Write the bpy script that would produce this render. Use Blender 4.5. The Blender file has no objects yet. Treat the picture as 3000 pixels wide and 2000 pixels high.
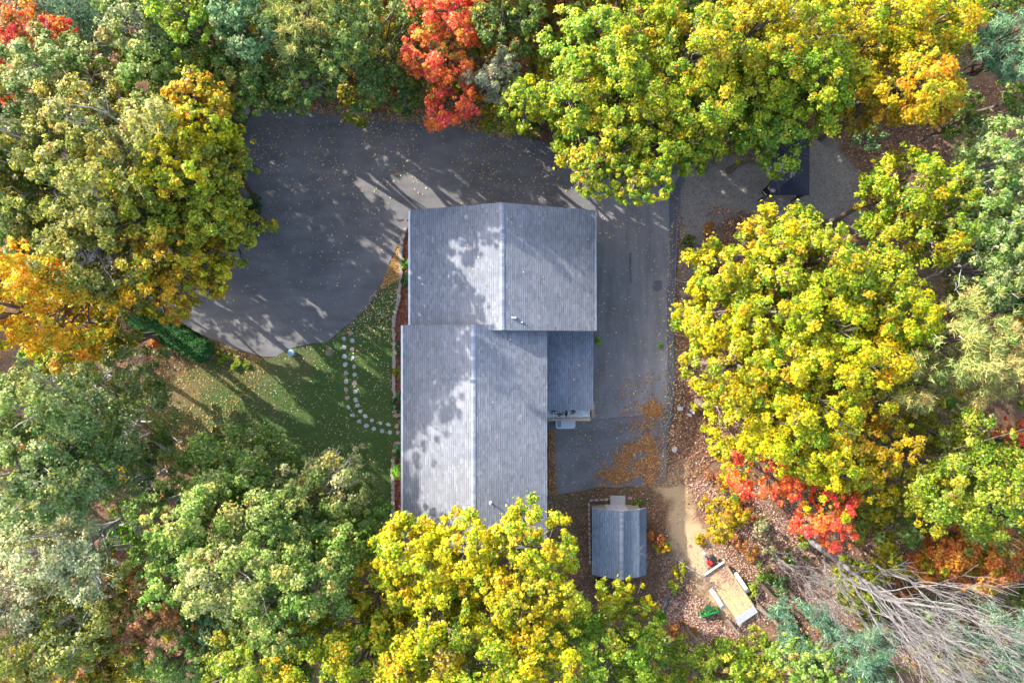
import bpy, math, random
import numpy as np
from mathutils import Vector

# ------------------------------------------------------------------ camera, sky, sun, exposure
sc = bpy.context.scene
C = sc.collection
CAM_H = 48.0
cam = bpy.data.cameras.new('camera')
cam.lens = 24.0; cam.sensor_width = 36.0; cam.clip_end = 2000.0
cam_o = bpy.data.objects.new('camera', cam); C.objects.link(cam_o)
cam_o.location = (0, 0, CAM_H)
sc.camera = cam_o

SUN_EL = math.radians(28.9)
world = bpy.data.worlds.new('World'); sc.world = world; world.use_nodes = True
wn = world.node_tree
sky = wn.nodes.new('ShaderNodeTexSky'); sky.sky_type = 'NISHITA'; sky.sun_disc = False
sky.sun_elevation = SUN_EL; sky.sun_rotation = math.radians(-53.13)
sky.air_density = 1.0; sky.dust_density = 3.0; sky.ozone_density = 1.0
wn.links.new(sky.outputs[0], wn.nodes['Background'].inputs[0])
wn.nodes['Background'].inputs[1].default_value = 0.15
sun = bpy.data.lights.new('sun', 'SUN'); sun.energy = 2.4; sun.angle = math.radians(0.53); sun.color = (1.0, 0.94, 0.84)
sun_o = bpy.data.objects.new('sun', sun); C.objects.link(sun_o)
sun_dir = Vector((0.8 * math.cos(SUN_EL), -0.6 * math.cos(SUN_EL), -math.sin(SUN_EL)))
sun_o.rotation_euler = sun_dir.to_track_quat('-Z', 'Y').to_euler()
sun_o.location = (-60, 45, 60)
sc.view_settings.view_transform = 'Standard'; sc.view_settings.look = 'None'
sc.view_settings.exposure = 2.0; sc.view_settings.gamma = 1.0
sc.view_settings.use_curve_mapping = False
sc.cycles.use_denoising = True
sc.cycles.max_bounces = 6; sc.cycles.transparent_max_bounces = 4

RNG = np.random.default_rng(11)
random.seed(5)

# ------------------------------------------------------------------ coordinates
def sstep(t): t = np.clip(t, 0, 1); return t * t * (3 - 2 * t)
def terrain(x, y):
    """the ground falls away to the south-east, behind the house"""
    return -1.9 * sstep((np.asarray(x, float) - 2.5) / 4.5) * sstep((-1.0 - np.asarray(y, float)) / 8.0)
def P3(x, y, z=0.0):
    """survey coordinates (grid of 3000 x 2000) of a point z above the ground, to metres"""
    h = 0.0
    for _ in range(4):
        k = (CAM_H - z - h) / 2000.0; p = ((x - 1500) * k, (1000 - y) * k); h = float(terrain(*p))
    return Vector((*p, z + h))
def PV(x, y, z=0.0): return P3(x * 3000 / 2352, y * 3000 / 2352, z)
def PA(x, y, z):
    """grid of 2352 x 1568 at absolute height z"""
    k = (CAM_H - z) / 1568.0
    return Vector(((x - 1176) * k, (784 - y) * k, z))
def poly3(pts): return np.array([P3(x, y)[:2] for x, y in pts])
def inside(px, py, poly):
    n = len(poly); r = np.zeros(px.shape, bool); j = n - 1
    for i in range(n):
        xi, yi = poly[i]; xj, yj = poly[j]
        c = ((yi > py) != (yj > py)) & (px < (xj - xi) * (py - yi) / (yj - yi + 1e-12) + xi)
        r ^= c; j = i
    return r
def edge_dist(px, py, poly):
    d = np.full(px.shape, 1e9)
    for i in range(len(poly)):
        a = poly[i]; b = poly[(i + 1) % len(poly)]; ab = b - a
        t = np.clip(((px - a[0]) * ab[0] + (py - a[1]) * ab[1]) / (ab @ ab + 1e-12), 0, 1)
        d = np.minimum(d, np.hypot(px - a[0] - t * ab[0], py - a[1] - t * ab[1]))
    return d
def sdist(px, py, poly):
    d = edge_dist(px, py, poly); return np.where(inside(px, py, poly), d, -d)
def vnoise(x, y, s, seed):
    """smooth value noise in 0..1"""
    r = np.random.default_rng(seed); T = r.random((64, 64))
    x = x / s; y = y / s; xi = np.floor(x).astype(int); yi = np.floor(y).astype(int)
    fx = x - xi; fy = y - yi; fx = fx * fx * (3 - 2 * fx); fy = fy * fy * (3 - 2 * fy)
    g = lambda a, b: T[a % 64, b % 64]
    return (g(xi, yi) * (1 - fx) + g(xi + 1, yi) * fx) * (1 - fy) + (g(xi, yi + 1) * (1 - fx) + g(xi + 1, yi + 1) * fx) * fy
def fbm(x, y, s, seed): return (vnoise(x, y, s, seed) * 4 + vnoise(x, y, s / 2.1, seed + 1) * 2 + vnoise(x, y, s / 4.3, seed + 2)) / 7

# ------------------------------------------------------------------ object helpers
def link(o, parent=None):
    C.objects.link(o)
    if parent is not None: o.parent = parent
    return o
def tag(o, label=None, cat=None, group=None, kind=None):
    if label: o['label'] = label
    if cat: o['category'] = cat
    if group: o['group'] = group
    if kind: o['kind'] = kind
    return o
def empty(name, loc=(0, 0, 0), rz=0.0, parent=None):
    o = bpy.data.objects.new(name, None); o.location = loc; o.rotation_euler = (0, 0, rz); o.empty_display_size = 0.3
    return link(o, parent)
def np_mesh(name, verts, faces, col=None, smooth=False):
    """verts (n,3), faces (m,k) of one size k, col (n,3|4) per-vertex colour"""
    verts = np.ascontiguousarray(verts, np.float32); faces = np.ascontiguousarray(faces, np.int32)
    m = bpy.data.meshes.new(name); k = faces.shape[1]
    m.vertices.add(len(verts)); m.vertices.foreach_set('co', verts.ravel())
    m.loops.add(faces.size); m.loops.foreach_set('vertex_index', faces.ravel())
    m.polygons.add(len(faces)); m.polygons.foreach_set('loop_start', np.arange(0, faces.size, k, dtype=np.int32))
    m.polygons.foreach_set('loop_total', np.full(len(faces), k, np.int32))
    m.polygons.foreach_set('use_smooth', np.full(len(faces), bool(smooth)))
    m.update(calc_edges=True)
    if col is not None:
        a = m.color_attributes.new('Col', 'FLOAT_COLOR', 'POINT')
        c = np.ones((len(verts), 4), np.float32); c[:, :col.shape[1]] = col
        a.data.foreach_set('color', c.ravel())
    return m
def obj(name, mesh, mat, parent=None, loc=None):
    o = bpy.data.objects.new(name, mesh)
    if mat is not None and not mesh.materials: mesh.materials.append(mat)
    if loc is not None: o.location = loc
    return link(o, parent)
class MB:
    """collects shapes into one mesh"""
    def __init__(self): self.v = []; self.f = []; self.m = []
    def add(self, vs, fs, mi=0):
        o = len(self.v); self.v += [tuple(p) for p in vs]
        for f in fs: self.f.append([i + o for i in f]); self.m.append(mi)
        return self
    def box(self, x0, x1, y0, y1, z0, z1, mi=0):
        vs = [(x, y, z) for z in (z0, z1) for y in (y0, y1) for x in (x0, x1)]
        return self.add(vs, [(0, 2, 3, 1), (4, 5, 7, 6), (0, 1, 5, 4), (2, 6, 7, 3), (0, 4, 6, 2), (1, 3, 7, 5)], mi)
    def bev(self, x0, x1, y0, y1, z0, z1, b=0.03, mi=0):
        """box with chamfered top and vertical edges"""
        def ring(i, z): 
            a, c, d, e = x0 + i, x1 - i, y0 + i, y1 - i
            return [(a + b, d, z), (c - b, d, z), (c, d + b, z), (c, e - b, z), (c - b, e, z), (a + b, e, z), (a, e - b, z), (a, d + b, z)]
        vs = ring(0, z0) + ring(0, z1 - b) + ring(b, z1); fs = [tuple(range(7, -1, -1)), tuple(range(16, 24))]
        for l in (0, 8):
            for i in range(8): fs.append((l + i, l + (i + 1) % 8, l + 8 + (i + 1) % 8, l + 8 + i))
        return self.add(vs, fs, mi)
    def prism(self, pts, d, mi=0):
        """closed outline of 3-D points swept by vector d"""
        n = len(pts); d = Vector(d); a = [Vector(p) for p in pts]; vs = a + [p + d for p in a]
        fs = [tuple(range(n - 1, -1, -1)), tuple(range(n, 2 * n))] + [(i, (i + 1) % n, n + (i + 1) % n, n + i) for i in range(n)]
        return self.add(vs, fs, mi)
    def tube(self, pts, rad, n=8, mi=0, cap=True):
        pts = [Vector(p) for p in pts]; rad = [rad] * len(pts) if not hasattr(rad, '__len__') else rad
        vs = []; fs = []
        for i, p in enumerate(pts):
            t = (pts[min(i + 1, len(pts) - 1)] - pts[max(i - 1, 0)]).normalized()
            a = t.cross(Vector((0, 0, 1)) if abs(t.z) < .9 else Vector((1, 0, 0))).normalized(); b = t.cross(a)
            for k in range(n):
                th = 2 * math.pi * k / n; vs.append(p + (a * math.cos(th) + b * math.sin(th)) * rad[i])
        for i in range(len(pts) - 1):
            for k in range(n): fs.append((i * n + k, i * n + (k + 1) % n, (i + 1) * n + (k + 1) % n, (i + 1) * n + k))
        if cap: fs += [tuple(range(n - 1, -1, -1)), tuple(range((len(pts) - 1) * n, len(pts) * n))]
        return self.add(vs, fs, mi)
    def lathe(self, prof, n=20, c=(0, 0, 0), mi=0):
        vs = []; fs = []
        for r, z in prof:
            for k in range(n):
                th = 2 * math.pi * k / n; vs.append((c[0] + r * math.cos(th), c[1] + r * math.sin(th), c[2] + z))
        for i in range(len(prof) - 1):
            for k in range(n): fs.append((i * n + k, i * n + (k + 1) % n, (i + 1) * n + (k + 1) % n, (i + 1) * n + k))
        fs += [tuple(range(n - 1, -1, -1)), tuple(range((len(prof) - 1) * n, len(prof) * n))]
        return self.add(vs, fs, mi)
    def build(self, name, mat, parent=None, smooth=False, loc=None):
        m = bpy.data.meshes.new(name); m.from_pydata(self.v, [], self.f)
        mats = mat if isinstance(mat, (list, tuple)) else [mat]
        for x in mats: m.materials.append(x)
        m.polygons.foreach_set('material_index', self.m)
        m.polygons.foreach_set('use_smooth', np.full(len(self.f), bool(smooth)))
        m.update()
        return obj(name, m, None, parent, loc)

# ------------------------------------------------------------------ materials
def new_mat(name):
    m = bpy.data.materials.new(name); m.use_nodes = True
    nt = m.node_tree; return m, nt, nt.nodes['Principled BSDF']
def node(nt, t, **kw):
    n = nt.nodes.new(t)
    for k, v in kw.items():
        if k in n.inputs: n.inputs[k].default_value = v
        else: setattr(n, k, v)
    return n
def noise(nt, scale, detail=4.0, rough=0.6, vec=None):
    n = node(nt, 'ShaderNodeTexNoise'); n.inputs['Scale'].default_value = scale; n.inputs['Detail'].default_value = detail
    n.inputs['Roughness'].default_value = rough
    if vec is not None: nt.links.new(vec, n.inputs['Vector'])
    return n.outputs['Fac']
def ramp(nt, fac, stops):
    r = node(nt, 'ShaderNodeValToRGB'); el = r.color_ramp.elements
    while len(el) < len(stops): el.new(0.5)
    for e, (p, c) in zip(el, stops): e.position = p; e.color = (*c, 1) if len(c) == 3 else c
    nt.links.new(fac, r.inputs[0]); return r.outputs[0]
def mixc(nt, fac, a, b, mode='MIX'):
    n = node(nt, 'ShaderNodeMix'); n.data_type = 'RGBA'; n.blend_type = mode
    for s, v in ((0, fac), (6, a), (7, b)):
        if hasattr(v, 'links') or isinstance(v, bpy.types.NodeSocket): nt.links.new(v, n.inputs[s])
        else: n.inputs[s].default_value = v if s == 0 else ((*v, 1) if len(v) == 3 else v)
    return n.outputs[2]
def math_n(nt, op, a, b=None, clamp=False):
    n = node(nt, 'ShaderNodeMath'); n.operation = op; n.use_clamp = clamp
    for i, v in ((0, a), (1, b)):
        if v is None: continue
        if isinstance(v, bpy.types.NodeSocket): nt.links.new(v, n.inputs[i])
        else: n.inputs[i].default_value = v
    return n.outputs[0]
def bump(nt, bsdf, h, strength, dist):
    b = node(nt, 'ShaderNodeBump'); b.inputs['Strength'].default_value = strength; b.inputs['Distance'].default_value = dist
    nt.links.new(h, b.inputs['Height']); nt.links.new(b.outputs[0], bsdf.inputs['Normal'])
def wpos(nt, scale=(1, 1, 1)):
    g = node(nt, 'ShaderNodeNewGeometry'); m = node(nt, 'ShaderNodeMapping'); m.inputs['Scale'].default_value = scale
    nt.links.new(g.outputs['Position'], m.inputs['Vector']); return m.outputs[0]
def simple(name, col, rough=0.7, var=0.15, scale=6.0, metal=0.0, bumpd=0.0):
    m, nt, b = new_mat(name); tc = node(nt, 'ShaderNodeTexCoord').outputs['Object']
    n = noise(nt, scale, 5, .65, tc)
    lo = tuple(c * (1 - var) for c in col); hi = tuple(min(1, c * (1 + var)) for c in col)
    nt.links.new(ramp(nt, n, [(.3, lo), (.7, hi)]), b.inputs['Base Color'])
    b.inputs['Roughness'].default_value = rough; b.inputs['Metallic'].default_value = metal
    if bumpd: bump(nt, b, noise(nt, scale * 6, 4, .6, tc), .6, bumpd)
    return m

def mat_leaf(name, transl=0.3, gloss=0.05):
    m = bpy.data.materials.new(name); m.use_nodes = True; nt = m.node_tree; nt.nodes.clear()
    at = node(nt, 'ShaderNodeAttribute'); at.attribute_name = 'Col'
    d = node(nt, 'ShaderNodeBsdfDiffuse'); t = node(nt, 'ShaderNodeBsdfTranslucent'); g = node(nt, 'ShaderNodeBsdfGlossy')
    g.inputs['Roughness'].default_value = .42; g.inputs['Color'].default_value = (.9, .95, 1, 1)
    hs = node(nt, 'ShaderNodeHueSaturation'); hs.inputs['Saturation'].default_value = 1.12; hs.inputs['Value'].default_value = 1.1
    nt.links.new(at.outputs['Color'], d.inputs['Color']); nt.links.new(at.outputs['Color'], hs.inputs['Color'])
    nt.links.new(hs.outputs[0], t.inputs['Color'])
    m1 = node(nt, 'ShaderNodeMixShader'); m1.inputs[0].default_value = transl
    nt.links.new(d.outputs[0], m1.inputs[1]); nt.links.new(t.outputs[0], m1.inputs[2])
    m2 = node(nt, 'ShaderNodeMixShader'); m2.inputs[0].default_value = gloss
    nt.links.new(m1.outputs[0], m2.inputs[1]); nt.links.new(g.outputs[0], m2.inputs[2])
    out = node(nt, 'ShaderNodeOutputMaterial'); nt.links.new(m2.outputs[0], out.inputs[0])
    return m
M_LEAF = mat_leaf('leaf', .30, .018); M_NEEDLE = mat_leaf('needle', .18, .015); M_DRYLEAF = mat_leaf('dry_leaf', .05, .03)

def mat_bark(name, a, b, sc_=8):
    m, nt, bs = new_mat(name); tc = node(nt, 'ShaderNodeTexCoord').outputs['Object']
    mp = node(nt, 'ShaderNodeMapping'); mp.inputs['Scale'].default_value = (1, 1, .25); nt.links.new(tc, mp.inputs['Vector'])
    n = noise(nt, sc_, 6, .7, mp.outputs[0])
    nt.links.new(ramp(nt, n, [(.35, a), (.65, b)]), bs.inputs['Base Color']); bs.inputs['Roughness'].default_value = .9
    bump(nt, bs, n, .7, .02); return m
M_BARK = mat_bark('bark', (.10, .075, .055), (.22, .18, .14)); M_PALE = mat_bark('pale_bark', (.26, .24, .22), (.48, .46, .43), 5)
M_DEAD = mat_bark('dead_bark', (.12, .113, .118), (.28, .265, .27), 6); M_DARKBARK = mat_bark('dark_bark', (.05, .035, .028), (.12, .085, .06))

# shingle: per-tab colour in Col + granule noise
def mat_shingle(name, tint):
    m, nt, b = new_mat(name); at = node(nt, 'ShaderNodeAttribute'); at.attribute_name = 'Col'
    p = wpos(nt); g = noise(nt, 38, 3, .7, p); big = noise(nt, .55, 4, .6, p)
    c = mixc(nt, 1.0, at.outputs['Color'], ramp(nt, g, [(.3, (.78, .78, .80)), (.7, (1.2, 1.2, 1.2))]), 'MULTIPLY')
    c = mixc(nt, 1.0, c, ramp(nt, big, [(.3, (.80, .82, .84)), (.7, (1.12, 1.11, 1.10))]), 'MULTIPLY')
    c = mixc(nt, 1.0, c, tint, 'MULTIPLY')
    nt.links.new(c, b.inputs['Base Color']); b.inputs['Roughness'].default_value = .82
    return m
M_SHINGLE = mat_shingle('shingle', (1, 1, 1)); M_SHINGLE_SHED = mat_shingle('shed_shingle', (.78, .92, 1.05))
M_SIDING = simple('beige_siding', (.52, .48, .40), .7, .06); M_TRIM = simple('white_trim', (.74, .75, .76), .5, .04)
M_WOOD = simple('tan_wood', (.48, .34, .20), .7, .2, 9); M_WOODGREY = simple('weathered_wood', (.34, .27, .18), .8, .25, 9)
M_GLASS = simple('window_glass', (.05, .06, .07), .08, .1); M_WHITE = simple('white_paint', (.78, .78, .80), .45, .06)
M_CONC = simple('concrete', (.42, .41, .40), .9, .12, 8, 0, .004); M_BLACK = simple('black_rubber', (.02, .02, .022), .7, .2)
M_STEEL = simple('galvanised_steel', (.45, .47, .50), .4, .15, 5, .6); M_GREEN = simple('green_paint', (.02, .36, .06), .45, .12)
M_DKGREEN = simple('dark_green_paint', (.012, .10, .03), .5, .2); M_RED = simple('red_plastic', (.62, .02, .02), .45, .1)
M_BLUE = simple('navy_cloth', (.03, .05, .18), .8, .1); M_NAVYMETAL = simple('navy_metal_roof', (.035, .04, .075), .65, .15, 4, 0.0)
M_PALEBLUE = simple('pale_blue_plastic', (.30, .48, .68), .5, .12); M_TANK = simple('pale_tank', (.46, .52, .50), .45, .12, 4)
M_LIDBLUE = simple('lid_blue', (.22, .32, .55), .4, .1); M_LID = simple('lid_white', (.66, .70, .80), .4, .06)
M_BRICK = simple('red_brown_mulch', (.20, .09, .055), .95, .35, 14, 0, .01)
M_STONE_A = simple('pale_stone', (.50, .49, .48), .85, .12, 7, 0, .006); M_STONE_B = simple('blue_grey_stone', (.41, .46, .50), .85, .12, 7, 0, .006)
M_STONE_C = simple('pink_stone', (.46, .32, .28), .85, .2, 7, 0, .006); M_STONE_D = simple('pinkish_wall_stone', (.40, .335, .31), .9, .18, 7, 0, .008)
M_STUMP = simple('stump_wood', (.26, .20, .13), .9, .25, 9); M_PLY = simple('plywood', (.58, .40, .22), .8, .14, 3)
M_HAYDUST = simple('dusty_red', (.38, .20, .15), .9, .3, 18)

def mat_asphalt(name, a, b, streak):
    m, nt, bs = new_mat(name); p = wpos(nt)
    f = noise(nt, 45, 4, .8, p); big = noise(nt, .28, 5, .62, p); st = noise(nt, 1.2, 4, .6, wpos(nt, streak))
    c = ramp(nt, big, [(.36, a), (.64, b)])
    c = mixc(nt, .8, c, ramp(nt, st, [(.35, (.78, .78, .78)), (.7, (1.2, 1.2, 1.21))]), 'MULTIPLY')
    c = mixc(nt, .9, c, ramp(nt, f, [(.3, (.93, .93, .93)), (.7, (1.06, 1.06, 1.06))]), 'MULTIPLY')
    nt.links.new(c, bs.inputs['Base Color']); bs.inputs['Roughness'].default_value = .85
    bump(nt, bs, f, .25, .004); return m
M_ASPH = mat_asphalt('asphalt', (.142, .140, .145), (.205, .20, .203), (.35, 1.2, 1))
M_ASPH_LANE = mat_asphalt('old_asphalt', (.212, .203, .203), (.268, .257, .256), (1.6, .22, 1))
M_ASPH_PAD = mat_asphalt('dark_asphalt', (.14, .138, .145), (.18, .176, .18), (1, .5, 1))
M_ASPH_SEAL = mat_asphalt('sealed_asphalt', (.105, .108, .125), (.145, .147, .165), (1, .4, 1))

def mat_floor():
    m, nt, b = new_mat('forest_floor'); at = node(nt, 'ShaderNodeAttribute'); at.attribute_name = 'Col'
    sep = node(nt, 'ShaderNodeSeparateColor'); nt.links.new(at.outputs['Color'], sep.inputs[0])
    p = wpos(nt); f1 = noise(nt, 9, 5, .75, p); f2 = noise(nt, 1.1, 4, .6, p)
    vo = node(nt, 'ShaderNodeTexVoronoi'); vo.inputs['Scale'].default_value = 9; nt.links.new(p, vo.inputs['Vector'])
    lit = ramp(nt, f1, [(.28, (.07, .04, .025)), (.5, (.17, .095, .055)), (.72, (.30, .18, .11))])
    lit = mixc(nt, .45, lit, ramp(nt, vo.outputs['Color'], [(.15, (.10, .05, .03)), (.5, (.23, .12, .06)), (.9, (.40, .26, .16))]))
    lit = mixc(nt, 1.0, lit, ramp(nt, f2, [(.3, (.75, .72, .70)), (.7, (1.2, 1.2, 1.25))]), 'MULTIPLY')
    sand = ramp(nt, noise(nt, 14, 5, .7, p), [(.3, (.40, .28, .15)), (.7, (.62, .47, .29))])
    gv = node(nt, 'ShaderNodeTexVoronoi'); gv.inputs['Scale'].default_value = 16; nt.links.new(p, gv.inputs['Vector'])
    gvc = node(nt, 'ShaderNodeSeparateColor'); nt.links.new(gv.outputs['Color'], gvc.inputs[0])
    grav = mixc(nt, .5, ramp(nt, gvc.outputs[0], [(.1, (.15, .13, .11)), (.9, (.44, .39, .34))]), ramp(nt, noise(nt, 3, 5, .7, p), [(.3, (.20, .165, .135)), (.7, (.40, .36, .31))]))
    grass = ramp(nt, noise(nt, 12, 5, .75, p), [(.3, (.035, .06, .015)), (.7, (.12, .14, .05))])
    c = mixc(nt, sep.outputs[1], lit, grav); c = mixc(nt, sep.outputs[2], c, grass); c = mixc(nt, sep.outputs[0], c, sand)
    nt.links.new(c, b.inputs['Base Color']); b.inputs['Roughness'].default_value = .95
    bump(nt, b, f1, .8, .06); return m
M_FLOOR = mat_floor()
def mat_lawn():
    m, nt, b = new_mat('lawn'); at = node(nt, 'ShaderNodeAttribute'); at.attribute_name = 'Col'
    sep = node(nt, 'ShaderNodeSeparateColor'); nt.links.new(at.outputs['Color'], sep.inputs[0])
    p = wpos(nt); f = noise(nt, 22, 5, .8, p)
    g = ramp(nt, f, [(.28, (.035, .075, .014)), (.5, (.075, .135, .03)), (.75, (.14, .21, .06))])
    br = ramp(nt, f, [(.28, (.09, .075, .03)), (.5, (.17, .15, .065)), (.75, (.30, .26, .13))])
    lf = ramp(nt, noise(nt, 14, 5, .8, p), [(.3, (.16, .075, .04)), (.7, (.40, .24, .13))])
    c = mixc(nt, sep.outputs[0], g, br); c = mixc(nt, sep.outputs[1], c, lf)
    nt.links.new(c, b.inputs['Base Color']); b.inputs['Roughness'].default_value = .95
    bump(nt, b, f, .9, .04); return m
M_LAWN = mat_lawn()
# ------------------------------------------------------------------ ground sheets
def wobble(poly, step=0.6, amp=0.12, seed=1):
    out = []; r = np.random.default_rng(seed)
    for i in range(len(poly)):
        a = poly[i]; b = poly[(i + 1) % len(poly)]; n = max(1, int(np.hypot(*(b - a)) / step))
        for k in range(n): out.append(a + (b - a) * k / n)
    out = np.array(out); return out + r.normal(0, amp, out.shape) * .6
def grid_sheet(name, poly, z, step, mat, colf=None):
    x0, y0 = np.floor((poly.min(0) - step) / step) * step; x1, y1 = poly.max(0) + step
    xs = np.arange(x0, x1 + step, step); ys = np.arange(y0, y1 + step, step)
    X, Y = np.meshgrid(xs, ys); ins = inside(X, Y, poly)
    nx = len(xs); idx = np.arange(X.size).reshape(X.shape)
    q = np.stack([idx[:-1, :-1], idx[:-1, 1:], idx[1:, 1:], idx[1:, :-1]], -1).reshape(-1, 4)
    q = q[ins.ravel()[q].any(1)]
    used = np.unique(q); px = X.ravel()[used].copy(); py = Y.ravel()[used].copy(); out = np.where(~ins.ravel()[used])[0]
    bx, by, bd = px[out].copy(), py[out].copy(), np.full(len(out), 1e9)
    for i in range(len(poly)):
        a = poly[i]; ab = poly[(i + 1) % len(poly)] - a
        t = np.clip(((px[out] - a[0]) * ab[0] + (py[out] - a[1]) * ab[1]) / (ab @ ab + 1e-12), 0, 1)
        cx, cy = a[0] + t * ab[0], a[1] + t * ab[1]; d = np.hypot(px[out] - cx, py[out] - cy); s = d < bd
        bx[s], by[s], bd[s] = cx[s], cy[s], d[s]
    px[out], py[out] = bx, by
    m = {u: i for i, u in enumerate(used)}; remap = np.zeros(X.size, int); remap[used] = np.arange(len(used))
    V = np.stack([px, py, z + terrain(px, py)], 1)
    me = np_mesh(name, V, remap[q], colf(px, py) if colf else None)
    return tag(obj(name, me, mat), kind='structure')

DRIVE = poly3([(800, 288), (880, 300), (1000, 318), (1200, 336), (1320, 348), (1480, 382), (1640, 430), (1800, 462), (1960, 466), (2010, 500), (1994, 560),
    (1985, 700), (1980, 860), (1974, 1000), (1972, 1180), (1955, 1290), (1950, 1422), (1628, 1447), (1620, 1268), (1590, 1250), (1400, 900), (1260, 640), (1204, 640),
    (1192, 662), (1168, 710), (1120, 830), (1080, 895), (1010, 960), (960, 1000), (880, 1012), (845, 1022), (810, 1045), (770, 1045), (700, 1028), (640, 1000),
    (600, 985), (500, 930), (300, 850), (200, 760), (300, 700), (620, 740), (715, 700), (765, 650), (763, 600), (738, 560), (690, 480), (700, 400), (740, 330)])
LAWN = poly3([(1188, 676), (1176, 740), (1172, 800), (1166, 880), (1152, 950), (1154, 1080), (1154, 1200), (1160, 1220), (1230, 1220), (1230, 1292), (1152, 1292), (1150, 1400), (1150, 1560),
    (1110, 1600), (1000, 1650), (850, 1600), (700, 1500), (560, 1440), (470, 1330), (440, 1220), (450, 1100), (500, 1040), (560, 1050), (610, 1035), (620, 1000), (700, 1032),
    (770, 1049), (810, 1049), (845, 1026), (880, 1016), (960, 1004), (1010, 964), (1084, 897), (1124, 832), (1170, 714)])
GRAVEL = poly3([(1980, 520), (2020, 470), (2250, 470), (2440, 380), (2520, 520), (2500, 640), (2380, 660), (2200, 620), (2120, 640), (2080, 720), (2040, 880), (1978, 900)])
SAND = poly3([(1925, 1412), (1990, 1396), (2035, 1440), (2062, 1500), (2062, 1600), (2085, 1690), (2150, 1800), (2110, 1830), (2040, 1720), (1985, 1610), (1945, 1540), (1922, 1470)])
SHEDGRASS = poly3([(1640, 1455), (1950, 1425), (1930, 1560), (1720, 1560), (1650, 1600)])

def build_floor():
    f = np.arange(-40, 40.01, .25); xs = np.concatenate([[-500, -250, -120, -70, -52], f, [52, 70, 120, 250, 500]])
    g = np.arange(-27, 27.01, .25); ys = np.concatenate([[-500, -250, -120, -70, -42], g, [42, 70, 120, 250, 500]])
    X, Y = np.meshgrid(xs, ys); idx = np.arange(X.size).reshape(X.shape)
    q = np.stack([idx[:-1, :-1], idx[:-1, 1:], idx[1:, 1:], idx[1:, :-1]], -1).reshape(-1, 4)
    x, y = X.ravel(), Y.ravel(); n = fbm(x, y, 3.0, 3) - .5; n2 = fbm(x, y, .9, 8) - .5
    near = (np.abs(x) < 45) & (np.abs(y) < 32)
    sm = lambda d, w: np.clip(d / w + .5, 0, 1)
    sand = sm(sdist(x, y, SAND) + n * 3.0 + n2 * 2.2, .8); gr = sm(sdist(x, y, GRAVEL) + n * 3.0 + n2 * 1.6, .9)
    gs = sm(sdist(x, y, SHEDGRASS) + n * 2.5 + n2, 1.5) * np.clip(.5 + n2 * 3, 0, 1) * .7
    z = np.where(near, -.03 + n * .04, -.03)
    flat = np.maximum.reduce([sdist(x, y, DRIVE), sdist(x, y, LAWN)])
    z = np.where(flat > -.8, -.05, z) + terrain(x, y)
    col = np.stack([sand, gr * .95, gs], 1) * near[:, None]
    tag(obj('ground', np_mesh('ground', np.stack([x, y, z], 1), q, col, True), M_FLOOR), kind='structure')
build_floor()

def lawn_col(x, y):
    n = fbm(x, y, 4.0, 21) - .5; n2 = fbm(x, y, 1.2, 25) - .5
    west = np.clip((-13.0 - x) / 9.0, 0, 1)                        # thin, browned turf towards the trees
    north = np.clip(.55 - (y - (-1.0)) * -.35, 0, 1) * (x < -8.6)
    brown = np.clip(west * .45 + n * 1.7 + n2 * .8 - .14, 0, .95)
    brown = np.maximum(brown, np.clip(.65 - np.abs(y + 1.6) * .45 + n, 0, .45) * (x < -14))
    d = edge_dist(x, y, poly3([(450, 1060), (520, 1050), (600, 1050), (700, 1040), (800, 1055)])) if False else 0
    leaf = np.clip((-21.5 - x) / 5 + n * 1.2, 0, .75)
    wedge = np.clip((y - 3.2) / 3.0, 0, 1) * (x > -11.5)
    return np.stack([brown, np.maximum(leaf, wedge * .8), n * 0], 1)
grid_sheet('lawn', wobble(LAWN, .5, .07, 4), .012, .25, M_LAWN, lawn_col)
grid_sheet('driveway', wobble(DRIVE, .7, .05, 5), .02, .25, M_ASPH)
grid_sheet('driveway_lane', wobble(poly3([(1742, 580), (1860, 540), (2000, 505), (1990, 560), (1982, 700), (1977, 860), (1970, 1000), (1968, 1170), (1930, 1210), (1745, 1228), (1600, 1235), (1600, 900), (1740, 900)]), 1.2, .02, 6), .026, .25, M_ASPH_LANE)
grid_sheet('driveway_edge_strip', wobble(poly3([(1962, 560), (2000, 500), (2006, 506), (1990, 560), (1982, 700), (1977, 860), (1970, 1000), (1968, 1160), (1952, 1160), (1955, 1000), (1952, 860), (1965, 800), (1960, 700)]), .6, .05, 7), .032, .25, M_ASPH_SEAL)
for pts, s in (([(1844, 740), (1849, 738), (1850, 830), (1844, 826)], 1), ([(1915, 825), (1938, 822), (1940, 850), (1920, 854), (1910, 845)], 2)):
    tag(obj('asphalt_patch', bpy.data.meshes.new('asphalt_patch'), M_ASPH_SEAL), kind='structure').data.from_pydata([P3(x, y, .034) for x, y in wobble(np.array(pts, float), 8, 1.5, s)], [], [list(range(len(wobble(np.array(pts, float), 8, 1.5, s))))])
BED = poly3([(1194, 664), (1182, 700), (1178, 760), (1176, 860), (1160, 940), (1158, 1080), (1160, 1210), (1270, 1214), (1270, 1298), (1156, 1302), (1154, 1400), (1156, 1580), (1270, 1580), (1270, 640), (1206, 650)])
M_MULCH, nt_, b_ = new_mat('mulch'); p_ = wpos(nt_)
v_ = node(nt_, 'ShaderNodeTexVoronoi'); v_.inputs['Scale'].default_value = 14; nt_.links.new(p_, v_.inputs['Vector'])
nt_.links.new(ramp(nt_, v_.outputs['Color'], [(.1, (.10, .03, .02)), (.5, (.26, .08, .045)), (.9, (.42, .20, .12))]), b_.inputs['Base Color'])
b_.inputs['Roughness'].default_value = .95; bump(nt_, b_, v_.outputs['Distance'], .8, .05)
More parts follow.
